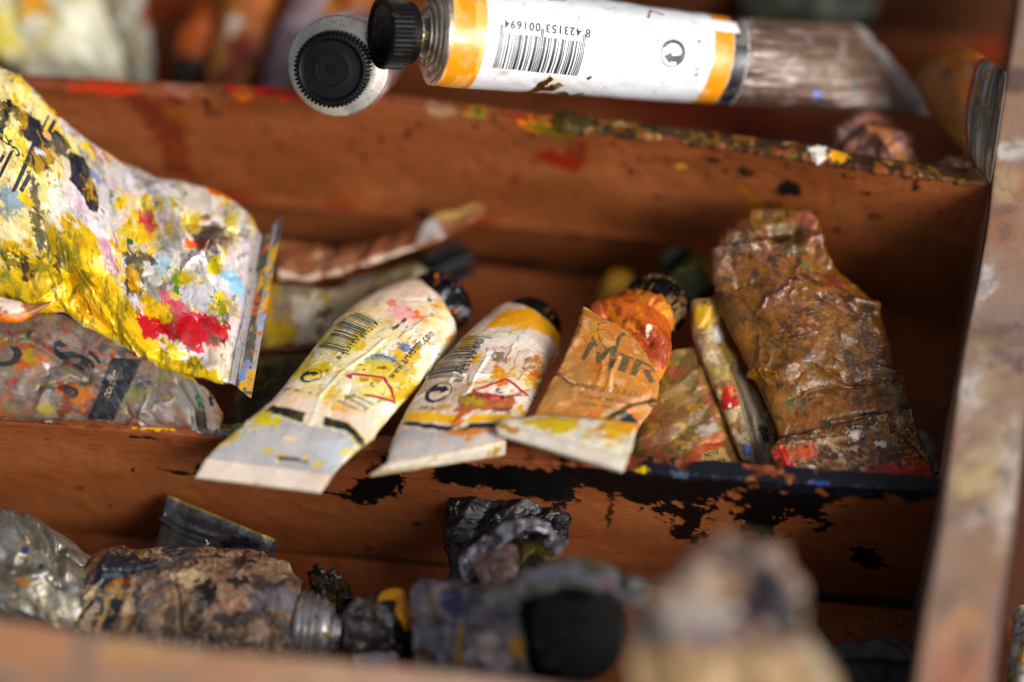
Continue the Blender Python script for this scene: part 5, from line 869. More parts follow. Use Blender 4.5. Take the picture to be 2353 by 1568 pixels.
t, g = old('grey foil sliver leaning on the right wall behind the large brown tube', [(O(2095, 990, .9), O(2120, 985, 1.0), .04), (O(2110, 1030, .7), O(2142, 1025, .8), .06), (O(2135, 1090, .4), O(2158, 1085, .5), .05)], '6a6a58', (('8a8a78', .3, .3),), m=40, nf=30, name='foil_scrap', cat='foil scrap', part='foil')
# a small grey shape under the cream tube's cap
t, g = old('crumpled lilac grey tube lying between the cream and the yellow ringed tube', [(O(1040, 790, 3.2), O(1010, 850, 2.6), .3), (O(1085, 780, 3.3), O(1060, 850, 2.7), .36), (O(1130, 800, 3.3), O(1110, 860, 2.8), .3)], '9a9098', (('7a7078', .4, .5), ('b8a8b0', .3, .4)), m=50, nf=40)

# ================================================================ front tray
cF, cF2, cF3, cF4 = Q(0, 1400, 2.353), Q(800, 1350, 2.353), Q(1200, 1400, 2.6175), Q(1700, 1500, 1.81)
cU = Q(150, 1600, 5.227)
# wrinkled silver tube
t = Thing('paint_tube', 'bare wrinkled silver tube at the left end of the front tray', 'paint tube')
st = [(O(-120, 1145, .2), O(-120, 1470, -1.2), 1.2), (O(0, 1172, .1), O(0, 1470, -1.2), 1.2), (O(60, 1188, .1), O(60, 1472, -1.2), 1.2), (O(110, 1212, .1), O(110, 1474, -1.2), 1.15), (O(160, 1250, 0), O(155, 1476, -1.2), 1.0), (O(205, 1280, 0), O(195, 1476, -1.1), .8), (O(250, 1288, 0), O(240, 1470, -1), .6), (O(290, 1290, .1), O(280, 1460, -.9), .5)]
g = loft(st, 260, 170, 14, q=.8); p = Paint(g, '8e8c88', .36, .7)
p.noise('aaa8a2', .3, .7, .25); p.noise('807868', .3, .8, .25, rough=.45); p.noise('a09470', .1, .5, .15, metal=.3, amt=.7); p.noise('1c1c22', .006, .25, .01, 3, rough=.5, metal=0); p.noise('8a6a4c', .05, .5, .12, metal=.3, amt=.7); p.blob('1c2a68', cF(172, 500), (.1, .1), 0, .7, .1, metal=0); p.blob('161410', cF(290, 605), (.08, .14), 20, .8, .1, metal=0); p.line('161410', [cF(60, 830), cF(100, 845), cF(135, 825)], .03, .03, metal=0); p.blob('a86a30', cF(160, 725), (.1, .14), 0, .8, .1, metal=0); p.blob('3a6aa0', cF(382, 848), (.05, .04), 0, .6, .1, metal=0)
for k, (x0, y0, x1, y1) in enumerate(((20, 260, 180, 420), (100, 270, 260, 470), (180, 290, 330, 500), (270, 330, 370, 540), (330, 380, 420, 560))): p.crease([cF(x0, y0), cF((x0 + x1) / 2 + 20, (y0 + y1) / 2), cF(x1, y1)], .09, .16 if k % 2 == 0 else -.1)
p.crease([cF(420, 470), cF(400, 620), cF(420, 740)], .1, -.18); p.crease([cF(470, 500), cF(460, 650), cF(400, 720)], .1, .12); p.crease([cF(20, 440), cF(120, 520), cF(60, 700), cF(200, 690), cF(330, 650)], .14, .12)
p.relief(.12, 1.1, 91, 'f'); p.relief(.03, .6, 92, 'n'); p.folds(12, .13, 2.2, 51, 1., .22); p.done(); t.grid('body', g, skin('bare_foil', 6., .08, .12), p, 60)

# brown peeling tube with a silver shoulder
t = Thing('paint_tube', 'peeling brown and grey tube with silver threaded neck and black crust, in the front tray', 'paint tube')
st = [(O(150, 1340, -.2), O(120, 1500, -1.3), .6), (O(200, 1292, .1), O(150, 1530, -1.4), .9), (O(245, 1268, .2), O(210, 1540, -1.4), 1.05), (O(335, 1270, .2), O(310, 1548, -1.4), 1.1), (O(425, 1262, .2), O(415, 1556, -1.4), 1.15), (O(515, 1260, .2), O(515, 1562, -1.4), 1.2), (O(600, 1272, .1), O(600, 1566, -1.4), 1.2), (O(660, 1300, 0), O(655, 1566, -1.3), 1.15), (O(694, 1340, -.2), O(690, 1550, -1.2), 1.0)]
g = loft(st, 360, 210, 16, q=.85); p = Paint(g, '8a6c54', .5)
p.noise('9a7c62', .4, .9, .2, 5, amt=.85); p.noise('54402f', .3, .9, .15, 5, amt=.85); p.noise('a88a72', .14, .5, .12, 5, amt=.8); p.noise('34302e', .12, .6, .08, 5, rough=.3, amt=.85); p.noise('565a62', .14, .8, .14, 5, amt=.8); p.noise('7a4430', .06, .5, .1, amt=.8); p.noise('94702c', .05, .4, .08, amt=.8); p.noise('b8aa98', .04, .3, .06); p.noise('241a14', .05, .3, .04)
p.poly('262a34', [cU(700, 380), cU(860, 110), cU(1300, 120), cU(1560, 240), cU(1620, 330), cU(1500, 400), cU(1240, 400), cU(1130, 800), cU(1050, 1060), cU(850, 1250), cU(300, 1200), cU(330, 1000), cU(420, 800), cU(560, 560)], .1, .2, .03, rough=.32); p.noise('5a5f68', .35, .3, .1, within=(p.sd([cU(700, 380), cU(1500, 150), cU(1130, 800), cU(850, 1250), cU(330, 1000)]) < 0) * .8)
p.poly('b49a78', [cU(420, 700), cU(560, 620), cU(700, 640), cU(680, 760), cU(560, 800), cU(430, 840)], .12, .12, .05); p.poly('a8682c', [cU(840, 640), cU(980, 500), cU(1090, 480), cU(1060, 560), cU(900, 680)], .1, .12); p.poly('8a4420', [cU(1090, 540), cU(1240, 520), cU(1250, 600), cU(1100, 640)], .08, .1); p.poly('8a4420', [cU(980, 620), cU(1040, 620), cU(1050, 750), cU(990, 750)], .06, .1); p.poly('c8a860', [cU(830, 660), cU(1000, 600), cU(1130, 720), cU(1130, 820), cU(900, 740)], .12, .15, .1, amt=.6)
p.line('c0a070', [cU(860, 780), cU(850, 950), cU(760, 1120), cU(690, 1300)], .07, .04); p.line('c0a070', [cU(600, 780), cU(480, 950), cU(380, 1120)], .025, .03); p.line('c0a070', [cU(700, 720), cU(840, 800), cU(960, 760)], .035, .03); p.line('c8a860', [cU(860, 940), cU(970, 1020), cU(700, 1090), cU(380, 1150)], .025, .02); p.blob('d8bea4', cU(620, 1010), (.16, .16), 0, .8, .08); p.blob('d0b49c', cU(680, 900), (.14, .08), 30, .8, .08); p.blob('d0b49c', cU(560, 1110), (.12, .14), 0, .8, .08); p.line('c8ac94', [cU(430, 1190), cU(560, 1240)], .07, .06)
p.poly('c8a880', [cU(1060, 920), cU(1160, 880), cU(1280, 900), cU(1270, 1060), cU(1150, 1080), cU(1040, 1060)], .06, .12, .03); p.line('6a2418', [cU(1060, 1030), cU(1160, 1040), cU(1145, 1100), cU(1050, 1070), cU(1060, 1030)], .012, .005, .01)
p.poly('c8ac88', [cU(1870, 420), cU(2100, 380), cU(2352, 350), cU(2340, 520), cU(2200, 580), cU(2050, 640), cU(1900, 590)], .12, .16, .04); p.poly('b89878', [cU(1560, 80), cU(1750, 80), cU(1800, 200), cU(1700, 240), cU(1560, 220)], .1, .15, .05); p.poly('17110c', [cF(1290, 760), cF(1420, 700), cF(1480, 760), cF(1510, 830), cF(1440, 870), cF(1360, 800)], .14, .14, .03); p.poly('2a2018', [cF(1560, 710), cF(1700, 690), cF(1780, 740), cF(1640, 760)], .12, .12, .03)
p.poly('787078', [cF(1690, 800), cF(1900, 780), cF(2040, 800), cF(2060, 920), cF(1860, 900), cF(1700, 880)], .14, .2, .06, amt=.8); p.poly('2e2a2a', [cF(1480, 960), cF(1600, 900), cF(1800, 920), cF(1780, 1000), cF(1560, 1060)], .14, .2, .05, amt=.85); p.poly('b0806a', [cF(1560, 840), cF(1700, 800), cF(1650, 900), cF(1560, 930)], .12, .15, .05); p.line('b8884c', [cF(1840, 910), cF(1960, 940), cF(2060, 1020)], .03, .03, .03); p.line('9a5a30', [cF(1900, 940), cF(2020, 1010)], .02, .02, .03)
p.crease([cF(1190, 660), cF(1230, 820), cF(1240, 1010)], .06, -.08); p.crease([cF(1050, 510), cF(1200, 640)], .06, .07); p.crease([cF(690, 650), cF(960, 640), cF(1080, 600)], .06, -.06); p.crease([cF(740, 520), cF(700, 700), cF(520, 900)], .08, .08); p.crease([cF(2060, 760), cF(2070, 900), cF(2060, 1080)], .1, -.12); p.crease([cF(880, 770), cF(860, 900), cF(760, 1010)], .08, .07)
p.relief(.10, 1.0, 101, 'f'); p.relief(.04, .45, 102, 'f'); p.relief(.015, .2, 103, 'n'); p.relief(.005, .09, 104, 'n'); p.folds(30, .10, 1.5, 52); p.folds(40, .04, .7, 53, 1., .06); p.done(); bi = t.grid('body', g, M_CRUST, p, 55)
decal(t, 'lettering', g, text2d('UMBER', .03, 1.0), cU(1395, 1020), cU(1310, 1330), INK, None, .9); decal(t, 'lettering', g, text2d('TERRE', .03, 1.0), cU(1330, 1000), cU(1240, 1180), INK, None, .8); decal(t, 'lettering', g, text2d('NAT', .03, 1.0), cU(1225, 1180), cU(1180, 1310), INK, None, .9); decal(t, 'lettering', g, text2d('BRUN', .03, 1.0), cU(1480, 1150), cU(1440, 1300), INKW, None, .8)
decal(t, 'small_print', g, text2d('ink black', .01, 1.1), cF(1225, 535), cF(1450, 525), INKW, None, 1.2); decal(t, 'small_print', g, text2d('rue Port de liberation', .01, 1.1), cF(1270, 575), cF(1670, 555), INKW, None, 1.3); decal(t, 'small_print', g, text2d('Bayeghem', .01, 1.1), cF(1755, 545), cF(1960, 610), INKW, None, 1.2); decal(t, 'lettering', g, text2d('4', .02), cF(1370, 1090), cF(1390, 1040), INKW, None, 1.2); decal(t, 'lettering', g, text2d('2', .02), cF(1385, 1030), cF(1410, 980), INKW, None, 1.2)
# torn label fibres at the shoulder end
V = []; F = []; rg = np.random.default_rng(3)
for k in range(26):
    x, y = cF(1990 + rg.random() * 70, 700 + rg.random() * 130); b0 = O(x, y, -.9 - rg.random() * .4); d = np.array([rg.normal(.3, .3), -.2, .6 + rg.random() * .5]) * (.2 + .35 * rg.random()); wv = np.cross(d, FWD); wv = wv / np.linalg.norm(wv) * (.012 + .03 * rg.random())
    i = len(V); V += [b0 - wv, b0 + wv, b0 + d * .6 + wv * .7 + FWD * -.03, b0 + d]; F.append([i, i + 1, i + 2, i + 3])
gq = type('q', (), {})(); gq.col = np.tile(hx('a89078'), (len(V), 1)) * (.5 + .8 * rg.random((len(V), 1))); gq.met = np.zeros(len(V)); gq.rou = np.full(len(V), .6); gq.pm = np.ones(len(V))
t.add('torn_fibres', V, [np.array(F)], M_SKIN, gq, np.array(V)[:, :2])
c0 = (O(697, 1345, -.3) + O(694, 1550, -1.3)) / 2; dn = np.array([1.0, -.12, .0]); dn /= np.linalg.norm(dn)
neck(t, c0 - dn * .1, dn, [(0, 1.15), (.1, 1.18), (.16, 1.12), (.2, 1.15), (.3, 1.16), (.36, 1.1), (.4, 1.13), (.5, 1.14), (.56, 1.08), (.6, 1.1), (.72, 1.1), (.8, 1.02), (.86, .98), (1.0, .95), (1.05, .6), (1.3, .55)], 'c8c4c4', .3, .85, splash=((.3, .10, '4a3018'), (.3, .1, '9a7a30'), (.25, .06, '14100c')))
g = loft([(O(712, 1322, -.5), O(716, 1345, -.9), .1), (O(722, 1303, -.5), O(725, 1372, -.9), .35), (O(750, 1308, -.5), O(748, 1402, -.9), .42), (O(775, 1325, -.5), O(770, 1420, -.9), .4), (O(800, 1345, -.6), O(792, 1432, -.9), .3), (O(808, 1370, -.6), O(806, 1425, -.9), .1)], 90, 70, 12); p = Paint(g, '120e0b', .3); p.noise('3a2410', .3, .25, .08); p.noise('54381a', .12, .15, .05); p.relief(.12, .3, 111, 'f'); p.relief(.09, .15, 112, 'f'); p.relief(.04, .08, 113, 'n'); p.done(); t.grid('dried_paint', g, M_CRUST, p, 40)

# steel grey tube tail leaning on the divider
t, g = old('flat dark steel grey tube tail standing against the lower divider', [(O(386, 1137, 1.1), O(637, 1242, 1.0), .04), (O(380, 1160, 1.05), O(636, 1262, .95), .04), (O(372, 1195, .9), O(632, 1288, .8), .22), (O(352, 1260, .6), O(615, 1330, .5), .4), (O(330, 1330, .3), O(600, 1400, .2), .5)], '505258', (('5e6066', .3, .8), ('44454a', .3, .7), ('5a5240', .05, .4)), m=110, nf=110, rel=(.03, .6), rough=.28, metal=.8, crimp=.35, creases=(([cF(1120, 290), cF(1250, 380), cF(1420, 440)], .1, .16), ([cF(1140, 260), cF(1300, 340), cF(1500, 400)], .08, -.1)), polys=(('a08a48', [cF(1145, 112), cF(1915, 430), cF(1910, 445), cF(1140, 130)], .01), ('232632', [cF(1500, 440), cF(1700, 400), cF(1800, 480), cF(1560, 500)], .1)))

# short grey tube with yellow smeared black cap
t, g = old('short slate grey tube with a black cap smeared with yellow, in the front tray', [(O(798, 1400, -1), O(800, 1500, -1.4), .5), (O(815, 1385, -1), O(822, 1512, -1.5), .62), (O(860, 1372, -1), O(865, 1510, -1.5), .66), (O(905, 1362, -1), O(910, 1508, -1.5), .68), (O(925, 1358, -1), O(928, 1512, -1.5), .68)], '5a544e', (('7a7472', .35, .4), ('3a3230', .25, .4), ('8a848c', .15, .25)), m=130, nf=90, rel=(.12, .5), metal=.4, rough=.36)
hb, hd_ = end_of(g, -1); ci, gg = cap(t, hb - hd_ * .1, hd_ + np.array([0, -.2, .1]), .88, .75, 24, '0c0c0f', .05, ((.25, .04, '3a4a50'),))
t2 = loft([(O(868, 1368, -1.4), O(870, 1384, -1.6), .06), (O(895, 1356, -1.5), O(893, 1380, -1.8), .1), (O(925, 1358, -1.7), O(908, 1385, -2.0), .12), (O(938, 1390, -2.0), O(908, 1405, -2.2), .13), (O(948, 1425, -2.15), O(922, 1432, -2.35), .12), (O(944, 1448, -2.2), O(932, 1450, -2.35), .04)], 70, 40, 10); p = Paint(t2, 'd08a0c', .4); p.noise('e8a818', .3, .2, .08); p.relief(.03, .2, 121, 'f'); p.done(); t.grid('paint_smear', t2, M_SKIN, p, 40)
t, g = old('small pale blue and grey foil corner at the rim of the front board', [(O(810, 1506, -2.6), O(830, 1550, -2.8), .1), (O(860, 1500, -2.6), O(870, 1560, -2.8), .2), (O(915, 1502, -2.7), O(918, 1570, -2.9), .12)], '94939c', (('b8c4d4', .25, .3), ('9a7a68', .3, .4)), m=40, nf=40, name='foil_scrap', cat='foil scrap', part='foil')

# slate tube with the big black cap
t, g = old('blue grey tube with a big round black cap facing the viewer, in the front tray', [(O(972, 1352, -1.6), O(975, 1570, -2.6), .8), (O(1000, 1340, -1.7), O(1005, 1580, -2.7), 1.0), (O(1060, 1345, -2.0), O(1060, 1600, -3), 1.15), (O(1130, 1360, -2.4), O(1125, 1610, -3.4), 1.2), (O(1190, 1375, -2.8), O(1180, 1610, -3.8), 1.2), (O(1240, 1390, -3.1), O(1230, 1610, -4.0), 1.1)], '64606a', (('7e7a84', .35, .6), ('46444e', .25, .5), ('9a9296', .15, .3), ('8a6a2c', .06, .3)), m=200, nf=130, rel=(.22, .8), metal=.4, rough=.36, polys=(('b08a1c', [cF2(1265, 1130), cF2(1300, 1100), cF2(1310, 1400), cF2(1260, 1400)], .05), ('d0c0bc', [cF2(1360, 1290), cF2(1500, 1230), cF2(1640, 1330), cF2(1560, 1430), cF2(1380, 1420)], .25), ('d89a28', [cF2(1600, 1180), cF2(1680, 1150), cF2(1760, 1310), cF2(1900, 1430), cF2(1780, 1440), cF2(1660, 1330)], .12), ('8c8078', [cF2(1040, 880), cF2(1200, 880), cF2(1180, 1060), cF2(1060, 1040)], .15)), blobs=(('3a3c5a', cF2(1250, 1020), (.5, .4)),))
ca = O(1330, 1440, -4.1); cb_ = O(1280, 1446, -2.8); ax = ca - cb_; ax = ax / np.linalg.norm(ax)
cap(t, cb_ - ax * .1, ax, 1.5, 1.5, 26, '050506', .03, ((.6, .04, '2c3a44'), (.5, .05, '14141c')), .5, rough=.55, dish=.012, mat=M_CAPD)

# black crumpled tube with folded foil
t = Thing('paint_tube', 'black paint smothered crumpled tube with a folded silver edged flap, in the front tray', 'paint tube')
st = [(O(1035, 1125, .8), O(1290, 1120, .9), .2), (O(1025, 1170, .5), O(1300, 1160, .6), .5), (O(1022, 1215, .2), O(1300, 1210, .3), .6), (O(1030, 1270, -.2), O(1290, 1265, -.1), .6), (O(1040, 1330, -.7), O(1250, 1330, -.6), .5), (O(1045, 1390, -1.2), O(1220, 1400, -1.1), .4)]
g = loft(st, 200, 140, 14); p = Paint(g, '0a090b', .42); p.noise('1a181b', .3, .5, .15); p.noise('241c16', .12, .4, .1); p.noise('5a666c', .008, .1, .01, 3, rough=.2); p.noise('2a2c48', .05, .2, .05)
p.relief(.2, .9, 131, 'f'); p.relief(.06, .4, 132, 'f'); p.relief(.03, .2, 133, 'n'); p.folds(16, .15, 1.2, 54); p.done(); t.grid('body', g, M_CRUST, p, 50)
def flap(st, base, lays, pn, polys=(), rel=(.05, .6), rough=.35, metal=.4):
    g = loft(st, 140, 60, 12); p = Paint(g, base, rough, metal)
    for k, l in enumerate(lays): p.noise(l[0], l[1], l[2], .08, 5, (1, 1), .9)
    for c, pts, rag in polys: p.poly(c, pts, rag, .3, .06)
    p.relief(rel[0], rel[1], 141, 'f'); p.relief(rel[0] * .5, rel[1] * .5, 142, 'f'); p.folds(8, rel[0] * 1.2, 1.0, 55); p.done(); t.grid(pn, g, M_SKIN, p, 50)
flap([(O(1055, 1285, -1.6), O(1072, 1345, -2.0), .12), (O(1090, 1250, -1.7), O(1112, 1300, -2.0), .12), (O(1130, 1222, -1.8), O(1150, 1258, -2.1), .1), (O(1170, 1198, -1.9), O(1185, 1232, -2.1), .1), (O(1215, 1190, -1.9), O(1215, 1215, -2.1), .09), (O(1255, 1200, -1.9), O(1246, 1226, -2.1), .09), (O(1285, 1232, -2.0), O(1266, 1248, -2.2), .1), (O(1304, 1250, -2.1), O(1280, 1280, -2.3), .14)], '8c868e', (('b4b0b8', .35, .3), ('3a3438', .25, .3)), 'folded_flap', rel=(.09, .5), metal=.6)
flap([(O(1090, 1300, -1.9), O(1130, 1390, -2.4), .2), (O(1130, 1260, -1.8), O(1165, 1350, -2.4), .25), (O(1165, 1250, -1.7), O(1185, 1330, -2.3), .2), (O(1185, 1260, -1.6), O(1195, 1310, -2.1), .1)], '8a7068', (('c8b0a4', .25, .4), ('5a4a44', .3, .4)), 'folded_flap', (('a87a30', [cF2(1380, 700), cF2(1420, 680), cF2(1410, 860), cF2(1370, 850)], .05),))
flap([(O(1180, 1262, -1.2), O(1196, 1325, -1.8), .1), (O(1215, 1245, -1.3), O(1220, 1300, -1.8), .14), (O(1250, 1255, -1.3), O(1250, 1310, -1.9), .16), (O(1285, 1272, -1.4), O(1280, 1308, -1.9), .1)], '5a4c28', (('7a6a3a', .3, .4), ('2a2418', .3, .3)), 'folded_flap')
flap([(O(1112, 1375, -4.8), O(1118, 1402, -5.1), .06), (O(1170, 1335, -4.5), O(1180, 1385, -5.1), .12), (O(1240, 1300, -4.3), O(1250, 1362, -5.0), .14), (O(1310, 1285, -4.2), O(1310, 1348, -5.0), .16), (O(1370, 1288, -4.3), O(1365, 1358, -5.1), .16), (O(1430, 1308, -4.5), O(1420, 1380, -5.3), .14), (O(1495, 1350, -4.8), O(1480, 1402, -5.4), .08)], '6a655e', (('86827a', .35, .4), ('2c2a26', .25, .4), ('9c9694', .15, .3)), 'folded_flap', (('0d0c0c', [cF3(1540, 640), cF3(1700, 600), cF3(1830, 680), cF3(1760, 780), cF3(1600, 740)], .1), ('b03048', [cF3(1430, 770), cF3(1520, 780), cF3(1550, 830), cF3(1460, 830)], .06), ('8c8a94', [cF3(880, 720), cF3(1200, 690), cF3(1500, 820), cF3(1800, 940), cF3(1780, 980), cF3(1400, 820), cF3(1180, 760), cF3(900, 790)], .06), ('7a6c3c', [cF3(1380, 630), cF3(1500, 640), cF3(1480, 690), cF3(1390, 670)], .06)), rough=.3)

# tube standing close to the lens
t, g = old('blurred beige tube with a dark purple crown, closest to the viewer', [(O(1430, 1640, -10.9), O(1930, 1640, -10.9), 1.2), (O(1440, 1560, -10.9), O(1918, 1560, -10.9), 1.2), (O(1452, 1480, -10.8), O(1888, 1500, -10.8), 1.2), (O(1466, 1425, -10.7), O(1850, 1455, -10.7), 1.1), (O(1484, 1372, -10.6), O(1842, 1400, -10.6), 1.0), (O(1532, 1324, -10.5), O(1832, 1345, -10.5), .9), (O(1590, 1282, -10.4), O(1806, 1297, -10.4), .7), (O(1645, 1252, -10.4), O(1785, 1262, -10.4), .4), (O(1685, 1240, -10.4), O(1735, 1244, -10.4), .1)], '9a7c66', (('a88c78', .4, .8), ('86685a', .25, .6), ('b09a8c', .2, .4)), m=120, nf=90, rel=(.3, 1.3), tone=.72, polys=(('241c26', [(1655, 1238), (1740, 1235), (1840, 1300), (1870, 1390), (1810, 1460), (1720, 1430), (1680, 1340), (1640, 1280)], .4), ('8c8c8c', [(1470, 1420), (1540, 1410), (1580, 1450), (1520, 1470), (1460, 1450)], .2), ('23241c', [(1790, 1380), (1860, 1390), (1850, 1470), (1800, 1450)], .2), ('a88a66', [(1440, 1500), (1890, 1500), (1920, 1640), (1430, 1640)], .2)), blobs=(('c8ac98', (1600, 1330), (.7, .5)), ('b8aca4', (1610, 1410), (.7, .4)), ('8a6a50', (1690, 1340), (.3, .4)), ('b8b09c', (1885, 1520), (.2, .8)), ('7a6870', (1650, 1460), (.6, .25))))
# dark tube in the shadow on the right
t, g = old('dim grey flat tube end in the shadow at the right of the front tray', [(O(1880, 1490, -1.6), O(1890, 1525, -1.9), .05), (O(1960, 1475, -1.5), O(1960, 1520, -1.9), .12), (O(2045, 1462, -1.4), O(2040, 1520, -1.9), .2), (O(2075, 1480, -1.4), O(2075, 1530, -1.9), .3), (O(2120, 1490, -1.4), O(2120, 1560, -2), .3)], '3e3a36', (('56524a', .3, .4), ('24201c', .3, .4)), m=60, nf=50)
t, g = old('black tube body lying beneath the dim grey crimp in the front tray', [(O(1840, 1530, -1.9), O(1840, 1640, -2.6), .6), (O(1920, 1520, -1.9), O(1920, 1640, -2.6), .8), (O(2060, 1525, -1.9), O(2060, 1640, -2.6), .8), (O(2140, 1530, -1.9), O(2140, 1640, -2.6), .8)], '14110f', (('2a2420', .2, .4),), m=60, nf=50)
t, g = old('yellow and white smeared tube beyond the right side board', [(Z(2336, 1392, 2.4), Z(2380, 1400, 2.0), .2), (Z(2332, 1425, 2.4), Z(2392, 1430, 2.0), .4), (Z(2328, 1470, 2.4), Z(2400, 1480, 2.0), .5), (Z(2322, 1520, 2.4), Z(2400, 1530, 2.0), .5), (Z(2310, 1600, 2.4), Z(2400, 1610, 2.0), .5)], 'a8a4a0', (('c8a018', .3, .4), ('3a2c1a', .25, .3), ('d8d4d0', .25, .4)), m=60, nf=50)

# ================================================================ back tray: tubes out of focus
t, g = old('pale yellow and white crumpled tube at the top left behind the upper divider', [(O(-80, -60, 8.8), O(215, -80, 8.8), .8), (O(-80, 20, 8.6), O(238, 10, 8.6), 1.0), (O(-70, 80, 8.4), O(268, 80, 8.4), 1.0), (O(-30, 130, 8.2), O(288, 140, 8.2), .9), (O(40, 165, 8.1), O(284, 180, 8.1), .6), (O(80, 190, 8.0), O(270, 200, 8.0), .3)], 'c8c4a8', (('e0dcc4', .4, .6), ('b8a860', .3, .7), ('d8d8c8', .3, .5)), m=140, nf=90, rel=(.14, .9), polys=(('c89030', [(30, -40), (130, -40), (110, 30), (75, 50), (40, 20)], .3), ('d0c060', [(-40, 20), (40, 40), (40, 120), (-20, 110)], .4), ('6a5a38', [(-60, 100), (20, 120), (60, 170), (-40, 160)], .3)))
t, g = old('pale grey tube with rounded end beside the pale yellow tube', [(O(245, -60, 9.4), O(335, -60, 9.4), .5), (O(248, 20, 9.2), O(335, 20, 9.2), .5), (O(262, 80, 9.0), O(345, 80, 9.0), .5), (O(290, 140, 8.8), O(355, 140, 8.8), .45), (O(300, 215, 8.6), O(350, 210, 8.6), .3)], 'a8a8a4', (('c8ccd0', .35, .5), ('8a8678', .3, .5), ('9a8a60', .2, .4)), m=70, nf=50, polys=(('b04a30', [(360, 20), (330, 30), (340, 80), (360, 70)], .2),))
t, g = old('rust orange tube end leaning behind the upper divider, darker of two', [(O(390, 215, 8.6), O(440, 225, 8.6), .4), (O(395, 150, 8.8), O(470, 160, 8.8), .5), (O(405, 90, 9.0), O(490, 90, 9.0), .5), (O(430, 40, 9.2), O(500, 40, 9.2), .4), (O(450, 15, 9.4), O(490, 15, 9.4), .2)], '7a3810', (('a8520f', .35, .5), ('4a200c', .3, .5)), m=70, nf=50, polys=(('b85a10', [(410, 60), (480, 40), (490, 120), (420, 140)], .2), ('140c08', [(390, 150), (470, 150), (460, 230), (390, 220)], .2)))
t, g = old('bright orange tube with white highlights leaning behind the upper divider', [(O(462, 240, 8.2), O(555, 245, 8.2), .5), (O(475, 180, 8.4), O(580, 190, 8.4), .6), (O(490, 110, 8.7), O(600, 120, 8.7), .65), (O(510, 40, 9.0), O(620, 40, 9.0), .65), (O(530, -60, 9.4), O(650, -60, 9.4), .6)], 'b06420', (('c07a28', .4, .6), ('8a3a1c', .25, .5), ('c89060', .2, .4)), m=80, nf=60, polys=(('e8dcd0', [(518, 45), (550, 25), (560, 55), (530, 80)], .1), ('dcb8a8', [(590, 160), (640, 150), (620, 190), (600, 200)], .1), ('c88058', [(590, 60), (625, 50), (600, 130), (580, 140)], .15)), blobs=(('e0c0b4', (612, 160), (.35, .5)), ('8a2a18', (560, 120), (.4, .5))))
t, g = old('lilac grey tube beside the bright orange tube at the back', [(O(585, 245, 8.4), O(690, 250, 8.4), .5), (O(605, 180, 8.7), O(700, 190, 8.7), .55), (O(625, 100, 9.0), O(715, 110, 9.0), .55), (O(660, 30, 9.4), O(740, 40, 9.4), .5), (O(690, -60, 9.8), O(770, -60, 9.8), .5)], '9a8890', (('b0a0a8', .4, .6), ('7a6a70', .3, .5)), m=70, nf=50, polys=(('23202a', [(560, 200), (600, 160), (610, 220), (570, 240)], .1),))
t, g = old('brown orange tube lying behind the silver headed tube', [(O(640, 70, 10.7), O(660, 160, 10.4), .6), (O(700, 10, 11.0), O(740, 110, 10.6), .8), (O(790, -30, 11.2), O(820, 70, 10.8), .8), (O(880, -60, 11.4), O(900, 20, 11.0), .8)], '8a4a1a', (('a8601c', .4, .7), ('5a2c14', .3, .6)), m=70, nf=50, polys=(('c07818', [(680, 10), (760, -10), (780, 50), (700, 80)], .3),))
t, g = old('dark green tube lying high at the back behind the white tube', [(O(1690, -60, 11.2), O(1710, 60, 10.8), .6), (O(1800, -60, 11.2), O(1810, 80, 10.8), .9), (O(1930, -60, 11.2), O(1960, 90, 10.8), .9), (O(2000, -40, 11.2), O(2010, 60, 10.8), .6)], '23261c', (('343a28', .35, .6), ('1a1c14', .3, .5)), m=60, nf=50)
# tube standing by the right wall: orange label, red rim, bare metal crimp
t = Thing('paint_tube', 'orange tube with a red rim and bare steel crimp jammed beside the right wall', 'paint tube')
st = [(O(2128, 168, 4.4), O(2142, 212, 4.2), .3), (O(2138, 146, 4.0), O(2162, 255, 3.8), .6), (O(2165, 122, 3.5), O(2186, 300, 3.2), .75), (O(2205, 112, 2.9), O(2208, 334, 2.5), .75), (O(2245, 122, 2.2), O(2226, 356, 1.7), .65), (O(2275, 140, 1.6), O(2245, 383, 1.1), .45), (O(2296, 155, 1.1), O(2262, 407, .65), .22), (O(2309, 163, .7), O(2270, 418, .35), .06), (O(2315, 166, .6), O(2275, 423, .3), .05)]
g = loft(st, 240, 170, 20, q=.85); p = Paint(g, '9a6430', .45); p.tone = .75; p.noise('a87048', .4, .8, .25); p.noise('b86a1c', .25, .8, .2); p.noise('8a5a30', .2, .5, .1)
B0 = g.at((2225, 260))[1]; mt = sm(B0 - .02, B0 + .02, p.b + .05 * (p.n(.5) - .5)); p.lay(sm(B0 - .14, B0 - .1, p.b), '8a0f10', .35); p.lay(sm(B0 - .03, B0, p.b), '1c1512'); p.lay(mt, '8a8278', .34, .75); p.lay(mt * sm(.5, .75, fbm(p.a * .2, p.b * 4, .5, 7)), 'a8a094', .34, .7); p.lay(mt * sm(.55, .8, fbm(p.a * .2, p.b * 3, .5, 8)) * .8, '4a423c', .36, .6); p.lay(sm(g.at((2298, 260))[1], g.at((2298, 260))[1] + .05, p.b), 'a09a94', .35, .8); p.noise('a07828', .1, .2, .05, within=mt)
p.lay((1 - sm(.1, .3, p.b)) * 1., '8a1410')
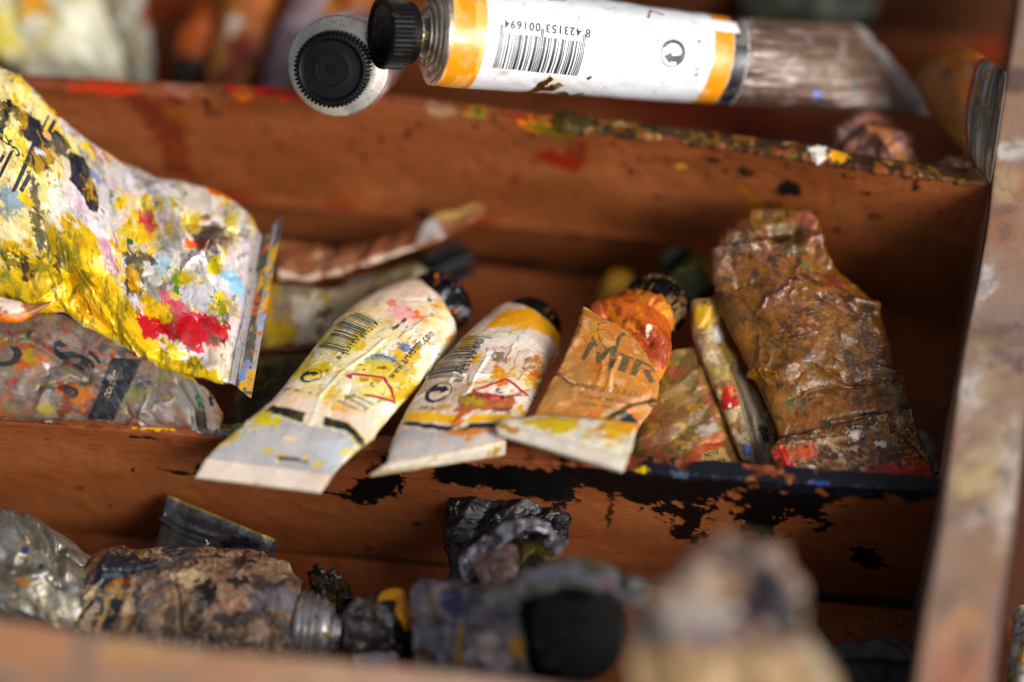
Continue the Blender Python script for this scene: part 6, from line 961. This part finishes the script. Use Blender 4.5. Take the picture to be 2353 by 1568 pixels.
p.relief(.03, .7, 151, 'f'); p.relief(.025, .8, 152, 'n', (3, .6), mt); p.done(); t.split(g, int(np.searchsorted(g.B[:, 0], B0)), 'body', 'crimp', M_SKIN, p, 55)
t, g = old('small crumpled pinkish brown tube in the dark right corner behind the upper divider', [(O(1900, 360, 3.4), O(1960, 420, 2.6), .2), (O(1925, 300, 3.8), O(2010, 390, 2.8), .4), (O(1970, 270, 4), O(2060, 380, 3), .5), (O(2030, 280, 4), O(2100, 390, 3), .4), (O(2060, 330, 3.8), O(2110, 395, 3), .15)], '6a4030', (('8a5a48', .35, .4), ('3a1c14', .35, .4), ('a08080', .15, .3)), m=80, nf=60, rel=(.14, .6), polys=(('b87a50', [(1990, 290), (2020, 290), (2090, 370), (2060, 380)], .08), ('a82a14', [(2060, 270), (2100, 275), (2100, 300), (2050, 295)], .08)))
t, g = old('scrap of brown foil resting on the right end of the upper divider', [(O(2135, 385, 2.2), O(2150, 400, 1.9), .05), (O(2180, 362, 2.3), O(2195, 402, 1.9), .14), (O(2225, 368, 2.2), O(2235, 410, 1.8), .1), (O(2250, 392, 2), O(2252, 412, 1.8), .03)], '6a4a38', (('8a6a58', .3, .3), ('2a1c14', .3, .3)), m=50, nf=40, name='foil_scrap', cat='foil scrap', part='foil')

# ================================================================ build everything
for t in THINGS: t.build()
me = bpy.data.meshes.new('ground'); V = np.array([(-3, -3, 0), (3, -3, 0), (3, 3, 0), (-3, 3, 0)]); me.from_pydata(V.tolist(), [], [(0, 1, 2, 3)])
uv = me.uv_layers.new(name='rest'); uv.data.foreach_set('uv', np.array([(0, 0), (300, 0), (300, 300), (0, 300)], np.float32).ravel())
for nm in ('pm',): me.attributes.new(nm, 'FLOAT', 'POINT')
me.color_attributes.new('Col', 'FLOAT_COLOR', 'POINT')
o = bpy.data.objects.new('ground', me); C.collection.objects.link(o); me.materials.append(M_DARKWOOD); o['kind'] = 'structure'; o['label'] = 'dark surface the paint box stands on'
print('TRIS', sum(len(o.data.polygons) for o in C.objects if o.type == 'MESH') * 2)
